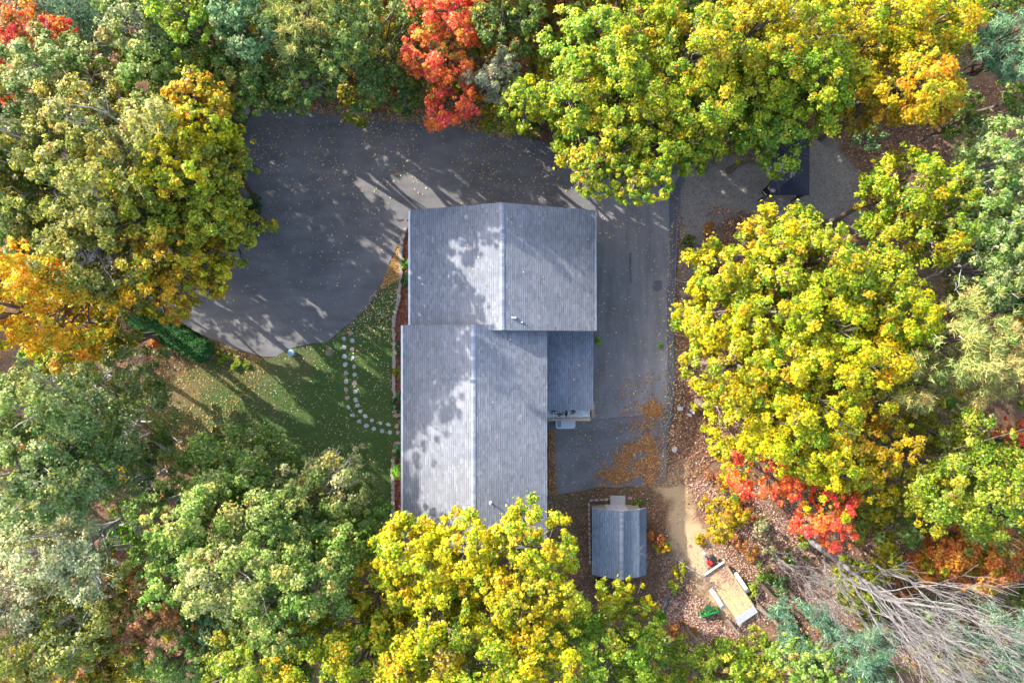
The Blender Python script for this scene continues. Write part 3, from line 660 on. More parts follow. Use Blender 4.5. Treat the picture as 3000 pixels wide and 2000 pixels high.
sh3(700, 1066, 26, .4, 'LG', 'low bright green bush at the lawn edge below the yellow-green one', dens=1.5)
sh3(740, 600, 26, 1.0, 'HG', 'dark green shrub behind the curved brown kerb west of the driveway', dens=1.5)
sh3(725, 640, 24, 1.2, 'DG', 'dark shrub at the foot of the curved brown kerb', dens=1.5)
# curved kerb of the planting island
pts = [(736, 556), (748, 572), (757, 592), (760, 612), (762, 632), (764, 655)]
b = MB(); inn = [P3(x - 16, y, 0) for x, y in pts]; out = [P3(x, y, 0) for x, y in pts]; vs = []; fs = []
for p, q in zip(inn, out): vs += [(p.x, p.y, 0), (p.x, p.y, .22), (q.x, q.y, .22), (q.x, q.y, 0)]
for i in range(len(pts) - 1):
    for k in range(3): fs.append((i * 4 + k, i * 4 + k + 1, i * 4 + 5 + k, i * 4 + 4 + k))
tag(b.add(vs, fs + [(0, 1, 2, 3), (20, 23, 22, 21)]).build('curved_kerb', M_BRICK), 'curved red-brown kerb of the planting island west of the driveway', 'kerb')
# blue cover and stump beside the driveway
p = P3(853, 1033, .3); t = tag(empty('well_cover', (p.x, p.y, 0)), 'round pale blue cover standing at the lawn edge beside the driveway', 'cover')
MB().lathe([(.19, 0), (.19, .28), (.17, .3)], 20).build('base', M_CONC, t); MB().lathe([(.25, .3), (.25, .335), (.21, .36), (.08, .375), (.01, .376)], 22).build('lid', M_PALEBLUE, t, True)
p = P3(965, 1031, .1); t = tag(empty('tree_stump', (p.x, p.y, 0)), 'flat brown tree stump in the grass near the driveway', 'stump')
MB().lathe([(.32, 0), (.25, .06), (.24, .16), (.22, .17), (.01, .172)], 13).build('wood', M_STUMP, t)

# ------------------------------------------------------------------ flag on the garage corner
t = tag(empty('wall_flag', (-6.06, 7.86, 3.7)), 'small striped flag on a white pole at the garage corner', 'flag')
MB().tube([(0, 0, 0), (-.85, .02, .22), (-1.62, .03, .42)], [.02, .018, .015], 8).build('pole', M_WHITE, t, True); MB().lathe([(.0, -.04), (.035, -.02), (.035, .02), (.005, .04)], 10, (-1.65, .03, .43)).build('finial', M_RED, t, True)
vs = []; fs = []; mi = []; b = MB(); nx_, nz_ = 14, 13
for j in range(nz_ + 1):
    for i in range(nx_ + 1):
        u = i / nx_; w = j / nz_; vs.append((-1.55 + u * .95, .03 + .09 * math.sin(u * 9 + w * 2) * w, .40 - u * .24 - w * .62 - .05 * u * w))
for j in range(nz_):
    for i in range(nx_):
        k = j * (nx_ + 1) + i; b.add([vs[k], vs[k + 1], vs[k + nx_ + 2], vs[k + nx_ + 1]], [(0, 1, 2, 3)], 2 if (i >= 8 and j < 7) else j % 2)
b.build('cloth', [M_RED, M_WHITE, M_BLUE], t)
# ------------------------------------------------------------------ garden shed
SX0, SX1, SXR, SY0, SY1 = 5.39, 9.0, 7.2, -15.6, -11.15
KS = 1.0396; shed = tag(empty('garden_shed', (7.2 * KS, -13.4 * KS, -1.9)), 'small shed with a blue-grey gambrel shingle roof and beige walls', 'shed'); S0 = Vector((-7.2, 13.4, 0)); shed.scale = (KS, KS, KS)
def sb(b, name, mat, parent=None, smooth=False):
    o = b.build(name, mat, parent or shed, smooth); o.location = S0 if parent is None else (0, 0, 0); return o
prof = [(SX0, 2.22), (SX0 + .55, 2.66), (SXR, 3.2), (SX1 - .55, 2.66), (SX1, 2.22)]
sb(MB().prism([(5.6, -15.35, -.3), (8.8, -15.35, -.3), (8.8, -15.35, 2.05), (8.35, -15.35, 2.55), (7.2, -15.35, 3.02), (6.05, -15.35, 2.55), (5.6, -15.35, 2.05)], (0, 3.88, 0)), 'wall', M_SIDING)
low = [(x, SY0, z - .008) for x, z in prof] + [(x, SY0, z - .13) for x, z in reversed(prof)]
srf = sb(MB().prism(low, (0, SY1 - SY0, 0)), 'roof', M_TRIM)
sl = []
for k in (0, 1): sl.append(((prof[k][0], SY0 - .02, prof[k][1]), (0, SY1 - SY0 + .04, 0), (prof[k + 1][0] - prof[k][0], 0, prof[k + 1][1] - prof[k][1])))
for k in (4, 3): sl.append(((prof[k][0], SY0 - .02, prof[k][1]), (0, SY1 - SY0 + .04, 0), (prof[k - 1][0] - prof[k][0], 0, prof[k - 1][1] - prof[k][1])))
shingles('shingles', sl, srf, M_SHINGLE_SHED, base=(.19, .212, .245), seed=9, e=.12)
ridge_cap(SXR, SY0, SY1, 3.225, srf, 10)
dr = sb(MB().box(6.5, 7.9, -11.465, -11.42, .1, 2.0), 'door', M_WHITE)
sb(MB().box(7.15, 7.18, -11.415, -11.39, .9, 1.15), 'handle', M_BLACK, dr)
sb(MB().prism([(6.9, -11.42, 0), (6.9, -11.42, .14), (6.9, -10.82, .05), (6.9, -10.82, 0)], (1.05, 0, 0)), 'ramp', M_CONC)
for pts in ([(5.35, -11.2), (5.42, -15.5)], [(5.35, -11.05), (6.75, -10.98)], [(8.1, -10.98), (8.9, -11.05)]):
    a, c = np.array(pts[0]) * KS, np.array(pts[1]) * KS; n = max(2, int(np.linalg.norm(c - a) / .34)); t = tag(empty('stone_border', (*a, float(terrain(*a)))), {5.42: 'line of brownish stones along the west side of the shed', 6.75: 'short row of stones left of the shed ramp', 8.9: 'short row of stones right of the shed ramp'}[pts[1][0]], 'stone border', 'stone edging round the shed')
    for k in range(n):
        o = bpy.data.objects.new('stone', WALL_STONES[r0.integers(6)]); C.objects.link(o); o.parent = t; q = (c - a) * (k + .5) / n
        o.location = (q[0], q[1], -.08); o.rotation_euler.z = math.atan2(*(c - a)[::-1]) + r0.normal(0, .1); o.scale = (.75, .6, .7)
# ------------------------------------------------------------------ hip-roofed shelter on the gravel
gx0, gx1, gy0, gy1, gze, gzr = 17.2, 19.8, 9.74, 13.9, 2.55, 3.35; gxc = 18.5; ga, gb = gy0 + 1.15, gy1 - 1.15
gz = tag(empty('garden_shelter', (18.5, 11.8, 0)), 'small open shelter with a dark navy ribbed metal hip roof', 'shelter'); G0 = Vector((-18.5, -11.8, 0))
def gbd(b, name, mat, parent=None):
    o = b.build(name, mat, parent or gz); o.location = G0 if parent is None else (0, 0, 0); return o
cs = [(gx0, gy0, gze), (gx1, gy0, gze), (gx1, gy1, gze), (gx0, gy1, gze), (gxc, ga, gzr), (gxc, gb, gzr)]
gr = gbd(MB().add(cs + [(x, y, z - .08) for x, y, z in cs], [(0, 1, 4), (1, 2, 5, 4), (2, 3, 5), (3, 0, 4, 5), (7, 6, 10), (8, 7, 10, 11), (9, 8, 11), (6, 9, 11, 10), (0, 6, 7, 1), (1, 7, 8, 2), (2, 8, 9, 3), (3, 9, 6, 0)]), 'roof', M_NAVYMETAL)
hgt = lambda x, y: gze + (gzr - gze) * min(1, (x - gx0) / 1.3, (gx1 - x) / 1.3, (y - gy0) / 1.15, (gy1 - y) / 1.15)
x = gx0 + .12
while x < gx1 - .05:
    f = 1 - abs(x - gxc) / 1.3
    for ys, s in ((gy0, 1), (gy1, -1)):
        ye = ys + s * 1.15 * f * 1.0; gbd(MB().prism([(x - .02, ys, gze + .003), (x + .02, ys, gze + .003), (x + .02, ys, gze + .035), (x - .02, ys, gze + .035)], (0, ye - ys, (gzr - gze) * f)), 'rib', M_NAVYMETAL, gr)
    x += .205
y = gy0 + .2
while y < gy1 - .1:
    f = min(1, (y - gy0) / 1.15, (gy1 - y) / 1.15)
    for xs, s in ((gx0, 1), (gx1, -1)):
        gbd(MB().prism([(xs, y - .02, gze + .003), (xs, y + .02, gze + .003), (xs, y + .02, gze + .035), (xs, y - .02, gze + .035)], (s * 1.3 * f, 0, (gzr - gze) * f)), 'rib', M_NAVYMETAL, gr)
    y += .215
for x, y in ((gx0 + .15, gy0 + .15), (gx1 - .15, gy0 + .15), (gx1 - .15, gy1 - .15), (gx0 + .15, gy1 - .15)): gbd(MB().bev(x - .06, x + .06, y - .06, y + .06, 0, gze, .01), 'post', M_BLACK)
def chair(px, py, rz, label):
    p = P3(px, py, .4); t = tag(empty('garden_chair', (p.x, p.y, 0), rz), label, 'chair', 'chairs under the shelter')
    MB().bev(-.25, .25, -.25, .25, .38, .44, .02).build('seat', M_BLACK, t); MB().prism([(-.25, .22, .44), (.25, .22, .44), (.25, .36, .95), (-.25, .36, .95)], (0, .04, 0)).build('backrest', M_BLACK, t)
    for x in (-.22, .22):
        for y in (-.22, .22): MB().box(x - .02, x + .02, y - .02, y + .02, 0, .38).build('leg', M_STEEL, t)
        MB().box(x - .03, x + .03, -.25, .25, .6, .63).build('armrest', M_WHITE, t)
chair(2246, 565, .7, 'black garden chair at the south-west corner of the shelter'); chair(2334, 568, .1, 'black garden chair under the south eave of the shelter')

# ------------------------------------------------------------------ trailer, blade, tank, barrel, tub
fr = P3(2093, 1665, .6); bk = P3(2179, 1792, .6); d = (bk - fr); ang = math.atan2(d.y, d.x); L = d.length; W = 1.72
tr = tag(empty('flatbed_trailer', (fr.x, fr.y, float(terrain(fr.x, fr.y))), ang), 'flatbed trailer with tan plywood floor and white lowered tailgate, strewn with twigs', 'trailer')
for k in range(3):
    y0 = -W / 2 + .03 + k * (W - .06) / 3; MB().bev(.06, L - .02, y0 + .004, y0 + (W - .06) / 3 - .004, .55, .6, .008).build('floor_board', M_PLY, tr)
b = MB()
for y in (-W / 2 - .03, W / 2 - .03): b.box(0, L, y, y + .06, .48, .70)
b.box(-.06, 0, -W / 2 - .03, W / 2 + .03, .48, .70); b.box(L * .3, L * .3 + .03, -W / 2 + .03, W / 2 - .03, .601, .62)
b.build('frame', M_WOODGREY, tr)
MB().box(-.10, -.065, -W / 2, W / 2, .6, .84).build('front_rail', M_WHITE, tr)
b = MB(); b.prism([(L + .02, -W / 2, .58), (L + .02, -W / 2, .64), (L + .68, -W / 2, .40), (L + .68, -W / 2, .34)], (0, W, 0)); tg = b.build('tailgate', M_WHITE, tr)
for y in (-.5, 0, .5): MB().box(L + .0, L + .06, y - .05, y + .05, .5, .578).build('hinge', M_STEEL, tg)
b = MB(); b.tube([(-.06, -.55, .52), (-1.25, 0, .52)], .05, 6); b.tube([(-.06, .55, .52), (-1.25, 0, .52)], .05, 6); b.build('tongue', M_STEEL, tr)
MB().bev(-1.42, -1.2, -.09, .09, .46, .60, .03).build('coupler', M_WHITE, tr); MB().lathe([(.05, .02), (.05, .9), (.09, .92), (.09, 1.0)], 10, (-1.0, 0, 0)).build('jack', M_BLACK, tr, True)
MB().bev(-.95, -.35, .16, .52, .50, .72, .05).build('toolbox', M_BLACK, tr)
for s in (-1, 1):
    y = s * (W / 2 + .2); w = MB().tube([(L * .53, y - .1, .34), (L * .53, y + .1, .34)], .34, 18).build('wheel', M_BLACK, tr); MB().tube([(L * .53, y - .105, .34), (L * .53, y + .105, .34)], .18, 14).build('rim', M_WHITE, w)
    V = []; F = []
    for k, (x, z) in enumerate([(-.85, .46), (-.55, .74), (0, .80), (.45, .76), (.85, .46)]): V += [(L * .53 + x, y - .14, z), (L * .53 + x, y + .14, z), (L * .53 + x, y + .14, z - .02), (L * .53 + x, y - .14, z - .02)]
    for k in range(4):
        for j in range(4): F.append((k * 4 + j, k * 4 + (j + 1) % 4, k * 4 + 4 + (j + 1) % 4, k * 4 + 4 + j))
    MB().add(V, F + [(3, 2, 1, 0), (16, 17, 18, 19)]).build('fender', [M_WHITE, M_STEEL][s > 0] if False else M_LID, tr)
p = P3(2083, 1651, .4); t = tag(empty('fuel_can', (p.x, p.y, float(terrain(p.x, p.y))), .5), 'bright red fuel can standing beside the trailer tongue', 'fuel can')
MB().bev(-.2, .2, -.13, .13, 0, .36, .05).build('body', M_RED, t); MB().tube([(-.1, 0, .34), (-.08, 0, .44), (.1, 0, .44), (.12, 0, .34)], .02, 6).build('handle', M_RED, t); MB().lathe([(.04, .34), (.04, .42)], 10, (.15, .0, 0)).build('cap', M_BLACK, t)
p = P3(2078, 1794, .3); t = tag(empty('grader_blade', (p.x, p.y, float(terrain(p.x, p.y))), math.radians(17)), 'bright green grading blade with dark green hitch frame on the litter', 'grading blade')
vs = [(-.62, -.12, .05), (-.62, -.16, .25), (-.62, -.08, .48), (-.62, .06, .52), (-.62, .05, .48), (-.62, -.04, .44), (-.62, -.11, .25), (-.62, -.06, .05)]
MB().prism(vs, (1.24, 0, 0)).build('moldboard', M_GREEN, t)
for x in (-.64, .62): MB().box(x, x + .02, -.16, .32, .05, .5).build('end_plate', M_GREEN, t)
MB().tube([(-.5, .05, .42), (0, .72, .5), (.5, .05, .42)], .04, 6).build('hitch_arm', M_DKGREEN, t); MB().tube([(-.32, .3, .46), (-.3, .36, .85), (.3, .36, .85), (.32, .3, .46)], .045, 6).build('hitch_mast', M_DKGREEN, t)
MB().bev(-.22, .22, .12, .6, .40, .52, .03).build('gearbox', M_DKGREEN, t)
for x in (-.45, .45): MB().tube([(x, .3, .05), (x, .3, .5)], .03, 6).build('leg', M_DKGREEN, t)
p = P3(1769, 1756, .8); t = tag(empty('storage_tank', (p.x, p.y, float(terrain(p.x, p.y))), math.radians(94)), 'pale grey-green oval tank half hidden by the small yellow tree behind the shed', 'tank')
MB().tube([(-.56, 0, .55), (-.54, 0, .55), (-.46, 0, .55), (-.36, 0, .55), (.36, 0, .55), (.46, 0, .55), (.54, 0, .55), (.56, 0, .55)], [.02, .13, .24, .3, .3, .24, .13, .02], 22).build('body', M_TANK, t, True)
MB().box(.14, .18, -.12, .12, .84, .87).build('bracket', M_BLACK, t)
for x in (-.28, .28): MB().box(x - .05, x + .05, -.2, .2, 0, .32).build('leg', M_STEEL, t)
p = P3(1754, 1708, .4); t = tag(empty('water_barrel', (p.x, p.y, float(terrain(p.x, p.y)))), 'black open barrel behind the south-west corner of the shed', 'barrel')
MB().lathe([(.27, 0), (.32, .3), (.30, .72), (.27, .72), (.27, .2), (.01, .18)], 20).build('body', M_BLACK, t, True); MB().lathe([(.30, .70), (.325, .71), (.325, .75), (.30, .76)], 20).build('rim', M_STEEL, t, True)
p = P3(1657, 1240, .7); t = tag(empty('storage_chest', (p.x, p.y, float(terrain(p.x, p.y)))), 'white rounded plastic chest with a blue-grey panel below the porch beam', 'chest')
def rr(x0, x1, y0, y1, z0, z1, q=.18):
    o = []; 
    for cx, cy, a in ((x1 - q, y1 - q, 0), (x0 + q, y1 - q, 90), (x0 + q, y0 + q, 180), (x1 - q, y0 + q, 270)):
        for k in range(5): th = math.radians(a + k * 22.5); o.append((cx + q * math.cos(th), cy + q * math.sin(th), z0))
    return MB().prism(o, (0, 0, z1 - z0))
rr(-.66, .66, -.34, .30, 0, .62).build('body', M_WHITE, t); rr(-.68, .68, -.36, .32, .62, .68).build('lid_rim', M_WHITE, t); rr(-.26, .62, -.30, .28, .68, .70, .1).build('lid', M_LID, t); rr(-.62, -.30, -.28, .28, .68, .698, .1).build('side_panel', M_LIDBLUE, t)

# ------------------------------------------------------------------ trees (grid of 2352 x 1568, apparent middle of the crown)
T = [
 # north-west corner and west side
 (40, 95, 72, 11, 'RO', 'orange-red maple in the north-west corner left of the dark pine', .8),
 (105, 100, 62, 11, 'R', 'red maple between the corner and the dark blue-green pine', .7),
 (10, 190, 55, 11, 'R', 'red maple cut by the left edge below the north-west corner', .8),
 (205, 45, 95, 9, 'PB', 'dark blue-green pine in the shade near the north-west corner', .7),
 (170, 200, 88, 13, 'GG', 'grey-green oak just below the corner pine', .9),
 (55, 315, 95, 14, 'GG', 'grey-green oak at the left edge above the red leaf patches', .8),
 (235, 270, 85, 14, 'OG', 'olive-grey oak with bare twigs between two grey-green oaks, upper left', .7),
 (340, 330, 105, 15, 'OG', 'dense olive-grey oak left of the small yellow-orange maple', .85),
 (140, 420, 100, 14, 'OG', 'olive-grey oak in the middle of the left wood', .85),
 (35, 470, 70, 13, 'G', 'green oak at the left edge halfway between corner and orange maple', .8),
 (270, 450, 95, 14, 'OG', 'olive-grey oak with pale limbs in the centre of the left wood', .75),
 (380, 470, 85, 13, 'OL', 'olive oak behind the bright yellow patch beside the driveway', .85),
 (120, 545, 82, 11, 'GG', 'grey-green oak directly above the large orange maple', .85),
 (270, 590, 100, 13, 'OG', 'olive-grey oak above the yellow maple west of the driveway bend', .85),
 (25, 400, 50, 12, 'RO', 'small red-orange maple showing low at the left edge', .8),
 (475, 240, 58, 13, 'YO', 'small yellow-orange maple at the north-west bend of the driveway', 1),
 (465, 295, 64, 13.5, 'Y', 'yellow maple just below the small yellow-orange one, near the driveway', 1),
 (440, 375, 68, 14, 'Y', 'bright yellow maple patch inside the left wood', 1),
 (510, 340, 62, 12, 'OL', 'olive and yellow oak leaning over the west driveway edge', .8),
 (530, 410, 60, 12, 'OL', 'olive oak whose yellow tips reach furthest over the west driveway edge', .85),
 (480, 480, 80, 12, 'OL', 'olive-green oak west of the curved kerb', .85),
 (545, 535, 70, 10, 'OL', 'dark olive oak covering the south end of the curved kerb', .8),
 (410, 590, 85, 12, 'YO', 'golden maple above the bend where the driveway leaves left', 1),
 (495, 630, 50, 10, 'YO', 'golden maple spray reaching right over the driveway bend', .9),
 (400, 665, 60, 10, 'O', 'orange-gold maple hanging over the driveway above the hedge', 1),
 (310, 655, 62, 9, 'OL', 'olive-yellow oak left of the orange-gold maple above the hedge', .9),
 (70, 700, 118, 16, 'O', 'large bright orange maple at the left edge', 1.1),
 (180, 765, 80, 12, 'YO', 'yellow-orange maple between the large orange maple and the hedge', 1),
 (262, 770, 45, 8, 'OL', 'yellow-green maple at the west end of the hedge', .9),
 (110, 840, 45, 6, 'LG', 'low green sapling below the large orange maple', .8),
 # south-west
 (240, 862, 88, 12, 'GG', 'pale grey-green oak at the west end of the lawn', .75),
 (105, 945, 112, 17, 'GG', 'large grey-green oak at the left edge below the orange maple', .85),
 (290, 975, 98, 12, 'GG', 'grey-green oak spreading over the west side of the lawn', .65),
 (50, 1080, 100, 17, 'GG', 'grey-green oak cut by the left edge, lower half', .85),
 (195, 1080, 105, 15, 'GG', 'grey-green oak with yellow sprigs in the lower left wood', .7),
 (330, 1100, 60, 9, 'GG', 'small grey-green oak beside the dark gap left of the lawn', .7),
 (90, 1170, 80, 11, 'DG', 'dark shaded oak above the pale sparse birch in the lower left', .8),
 (170, 1260, 105, 15, 'PL', 'pale tan-green birch with many bare limbs, lower left', .55),
 (60, 1370, 95, 15, 'PL', 'sparse pale birch with bare limbs at the left edge near the bottom', .5),
 (215, 1400, 100, 14, 'OG', 'olive birch right of the sparse pale birch near the bottom left', .6),
 (80, 1510, 100, 14, 'OG', 'olive-grey oak in the bottom left corner', .8),
 (225, 1520, 75, 11, 'OL', 'olive oak on the bottom edge near the left corner', .8),
 (335, 1390, 78, 12, 'RU', 'russet low maple among the green oaks, lower left', .7),
 (300, 1215, 36, 5, 'LM', 'small bright green sapling in the gap south-west of the lawn', .8),
 (535, 1075, 88, 13, 'G', 'green oak whose tip points up over the middle of the lawn', .9),
 (480, 1170, 98, 16, 'G', 'green oak at the south-west corner of the lawn', .9),
 (605, 1235, 78, 14, 'GG', 'pale green oak between the two oak tips on the lawn', .8),
 (758, 1115, 85, 12, 'GG', 'pale green oak leaning over the lawn towards the front bed', .9),
 (700, 1205, 98, 15, 'G', 'green oak below the one that leans towards the front bed', .9),
 (800, 1210, 75, 12, 'G', 'green oak left of the large yellow maple at the house end', .9),
 (560, 1290, 105, 16, 'GG', 'grey-green oak in the middle of the lower left canopy', .85),
 (430, 1300, 88, 14, 'G', 'green oak right of the russet maple, lower left', .85),
 (690, 1330, 98, 16, 'G', 'mid-green oak left of the yellow maples, lower middle', .85),
 (540, 1400, 80, 10, 'T', 'dark teal-green oak in a hollow of the lower left canopy', .85),
 (640, 1430, 90, 13, 'G', 'green oak above the bottom edge, below the teal-green hollow', .85),
 (430, 1490, 75, 11, 'G', 'green oak on the bottom edge right of the brown gap', .9),
 (560, 1520, 85, 13, 'LG', 'bright green ash on the bottom edge left of the yellow-green maples', .9),
 (700, 1520, 90, 13, 'YG', 'yellow-green maple on the bottom edge, westernmost of the yellow group', .9),
 # south: yellow maples by the house end
 (955, 1275, 85, 14, 'Y', 'yellow maple touching the south-west corner of the house roof', 1.1),
 (1075, 1275, 85, 14, 'Y', 'yellow maple covering the middle of the south roof end', 1.1),
 (1230, 1250, 78, 15, 'YL', 'yellow maple reaching highest at the south-east house corner', 1.0),
 (880, 1380, 85, 13, 'YL', 'yellow maple on the west flank of the yellow group', 1.0),
 (1000, 1390, 95, 14, 'Y', 'yellow maple in the centre of the southern yellow group', 1.05),
 (1130, 1380, 90, 14, 'YL', 'yellow-green maple with pale limbs in the southern yellow group', 1.0),
 (1245, 1370, 85, 14, 'YL', 'yellow maple on the east flank, facing the shed', 1.05),
 (840, 1490, 85, 13, 'YG', 'yellow-green maple low on the west flank of the yellow group', 1.0),
 (970, 1500, 90, 14, 'YL', 'yellow maple with orange sprigs on the bottom edge', 1.0),
 (1100, 1500, 90, 14, 'YG', 'yellow-green maple on the bottom edge below the house', 1.0),
 (1220, 1490, 85, 14, 'Y', 'golden yellow maple on the bottom edge, easternmost of the group', 1.0),
 (1430, 1375, 52, 6, 'YL', 'small yellow tree right behind the shed', 1.0),
 (1370, 1500, 90, 12, 'LG', 'light green ash on the bottom edge south of the shed', 1.0),
 (1465, 1468, 62, 9, 'LG', 'light green ash below the small yellow tree behind the shed', 1.0),
 (1480, 1545, 60, 10, 'YG', 'yellow-green ash cut by the bottom edge below the trailer path', .9),
 # south-east
 (1640, 1545, 75, 8, 'LG', 'light green ash on the bottom edge below the green blade', 1.0),
 (1750, 1525, 66, 7, 'LG', 'bright green ash just below the trailer tailgate', 1.0),
 (1862, 1452, 64, 9, 'PB', 'blue-green pine between trailer and grey bare tree', .7),
 (1870, 1530, 75, 10, 'G', 'green oak on the bottom edge below the blue-green pine', .9),
 (1975, 1500, 70, 11, 'PB', 'soft blue-green pine left of the twig fans on the bottom edge', .7),
 (2300, 1480, 85, 12, 'PB', 'large blue-green pine in the bottom right corner', .8),
 (2180, 1535, 60, 9, 'PO', 'olive pine on the bottom edge left of the corner pine', .7),
 (1975, 1345, 55, 6, 'YG', 'yellow-green low tree under the fan of grey bare branches', .9),
 (2230, 1085, 110, 14, 'LG', 'green ash at the right edge above the orange undergrowth', .95),
 (2140, 1130, 75, 12, 'OL', 'olive oak left of the green ash on the right side', .85),
 (2310, 1180, 70, 12, 'G', 'green oak cut by the right edge above the bare dark twigs', .9),
 (2215, 1268, 88, 7, 'RO', 'orange-red low maple above the bare dark twigs, right side', .9),
 (2320, 1010, 45, 8, 'R', 'red maple cut by the right edge below the tan pine', .8),
 # east: the great yellow maples
 (1775, 578, 78, 14, 'Y', 'yellow maple reaching up towards the gravel and the shelter', 1.1),
 (1660, 625, 75, 13, 'Y', 'yellow maple leaning west over the leaf litter beside the lane', 1.1),
 (1860, 600, 105, 15, 'YG', 'yellow-green maple at the heart of the eastern yellow group', 1.1),
 (1990, 640, 95, 15, 'YG', 'yellow-green maple on the north-east flank of the yellow group', 1.0),
 (1640, 725, 80, 13, 'YL', 'yellow maple whose tip comes closest to the lane', 1.1),
 (1760, 720, 95, 15, 'YG', 'yellow-green maple in the west half of the eastern group', 1.1),
 (1900, 740, 100, 15, 'Y', 'yellow maple left of the tan pine', 1.05),
 (2040, 730, 80, 14, 'Y', 'golden yellow maple between the group and the tan pine', 1.0),
 (1690, 845, 90, 14, 'YL', 'yellow maple above the brown litter strip by the lane', 1.1),
 (1820, 850, 95, 15, 'Y', 'yellow maple in the middle of the eastern group', 1.05),
 (1950, 870, 90, 14, 'Y', 'deep yellow maple touching the tan pine', 1.0),
 (1720, 960, 88, 13, 'Y', 'yellow maple right of the white boulders by the lane', 1.0),
 (1850, 990, 95, 14, 'Y', 'yellow maple above the red maple', 1.05),
 (1980, 1000, 85, 13, 'YO', 'golden maple in the south-east of the yellow group', .95),
 (1905, 1085, 78, 12, 'Y', 'yellow maple wrapped by the red maples', 1.05),
 (1990, 1095, 60, 11, 'Y', 'small yellow maple right of the red maples', .95),
 (1770, 1068, 70, 10, 'R', 'red maple left of the lowest yellow maple', 1.0),
 (1888, 1182, 66, 10, 'R', 'bright red maple above the trunk of the grey bare tree', 1.0),
 (1690, 1050, 48, 5, 'YL', 'low yellow sapling above the sandy path', .8),
 (1660, 1185, 46, 4, 'YO', 'low yellow-orange sapling right of the sandy path', .8),
 (2085, 440, 88, 13, 'YG', 'yellow-green maple right of the shelter', 1.0),
 (2130, 520, 80, 13, 'YG', 'yellow-green maple below the one right of the shelter', .95),
 (2180, 780, 105, 15, 'PO', 'large tan and olive pine right of the yellow maples', .8),
 (2080, 880, 75, 13, 'PO', 'tan-green pine spray against the yellow maples', .8),
 (2290, 830, 85, 14, 'PO', 'olive pine cut by the right edge, middle height', .8),
 (2120, 990, 65, 8, 'OL', 'thin yellow-olive oak below the tan pines', .6),
 (2345, 225, 45, 9, 'G', 'small green oak cut by the right edge beside the brown clearing', .9),
 (2270, 380, 90, 13, 'GG', 'grey-green oak at the right edge below the brown clearing', .9),
 (2220, 470, 75, 13, 'G', 'green oak between the yellow-green maple and the right edge', .9),
 (2310, 520, 80, 14, 'GG', 'grey-green oak cut by the right edge, second below the clearing', .9),
 (2250, 620, 90, 13, 'GG', 'grey-green oak with white limbs above the olive pine', .85),
 (2330, 670, 60, 12, 'G', 'green oak cut by the right edge above the olive pine', .9),
 # north-east
 (2310, 110, 75, 13, 'PB', 'soft blue-green pine in the north-east corner', .8),
 (2280, 15, 55, 11, 'DG', 'dark green oak in the very north-east corner', .9),
 (2200, 280, 55, 6, 'DG', 'dark low oak beside the brown clearing, right side', .7),
 (2140, 60, 90, 14, 'YL', 'golden yellow maple at the top right beside the blue-green pine', 1.0),
 (2090, 180, 95, 14, 'YO', 'orange-yellow maple above the brown clearing', 1.0),
 (1985, 90, 95, 14, 'YL', 'golden maple on the top edge left of the top-right corner group', 1.0),
 (1970, 245, 58, 11, 'YO', 'orange maple tip pointing at the shelter', 1.0),
 (1850, 60, 95, 14, 'YL', 'yellow maple on the top edge, right half', 1.0),
 (1870, 190, 90, 14, 'YG', 'yellow-green maple with green shade patches, top right', 1.0),
 (1795, 298, 80, 12, 'LG', 'green ash overhanging the shelter roof', 1.0),
 (1715, 300, 55, 11, 'YG', 'yellow-green maple left of the ash over the shelter', 1.0),
 (1720, 80, 95, 15, 'YL', 'yellow maple on the top edge above the gravel', 1.0),
 (1730, 210, 90, 14, 'YG', 'yellow-green maple above the gravel', 1.0),
 (1590, 110, 95, 15, 'YG', 'yellow-green maple in the top canopy right of centre', 1.0),
 (1600, 260, 90, 14, 'YG', 'yellow-green maple above the lane entrance', 1.05),
 (1590, 362, 44, 12, 'YG', 'small yellow-green maple tip over the lane entrance', 1.0),
 (1465, 60, 85, 14, 'YG', 'light yellow-green maple at the top edge above the garage', 1.0),
 (1340, 110, 80, 14, 'LG', 'light green ash at the top edge right of the dark green oak', 1.0),
 (1455, 190, 95, 15, 'YG', 'yellow-green maple with pale limbs north of the garage', 1.05),
 (1310, 225, 85, 14, 'YG', 'yellow-green maple on the west flank of the northern group', 1.05),
 (1210, 235, 55, 12, 'YG', 'bright yellow-green maple beside the pale dry tree', 1.0),
 (1390, 320, 95, 14, 'YG', 'yellow-green maple hanging over the driveway north of the garage', 1.1),
 (1510, 330, 80, 14, 'YG', 'yellow maple above the lowest drooping branch', 1.05),
 (1475, 410, 55, 14, 'YG', 'lowest drooping yellow-green maple tip near the garage roof', 1.1),
 (1370, 395, 45, 14, 'YG', 'yellow-green maple tip left of the drooping one', 1.1),
 (1130, 170, 55, 11, 'PL', 'pale dry tan-green birch right of the red maple', .8),
 (1160, 270, 45, 8, 'OL', 'dull olive oak at the driveway edge right of the red maple', .8),
 (1035, 30, 80, 13, 'R', 'red maple on the top edge', 1.0),
 (1003, 130, 70, 13, 'R', 'tall red maple in the middle of the red group', 1.05),
 (1040, 222, 62, 11, 'R', 'red maple nearest the driveway', 1.1),
 (1160, 50, 75, 12, 'DG', 'dark green oak on the top edge right of the red maple', .9),
 (870, 60, 85, 12, 'DG', 'dark green oak on the top edge left of the red maple', .9),
 (900, 175, 60, 9, 'DG', 'dark olive oak left of the red group', .9),
 (800, 130, 85, 13, 'DG', 'dark green oak at the centre of the shaded northern canopy', .9),
 (830, 215, 50, 8, 'OL', 'dull olive oak near the north driveway edge', .9),
 (720, 65, 80, 14, 'PO', 'tan-green streaky pine on the top edge', .8),
 (700, 180, 75, 12, 'DG', 'green oak overhanging the north-west driveway edge', .95),
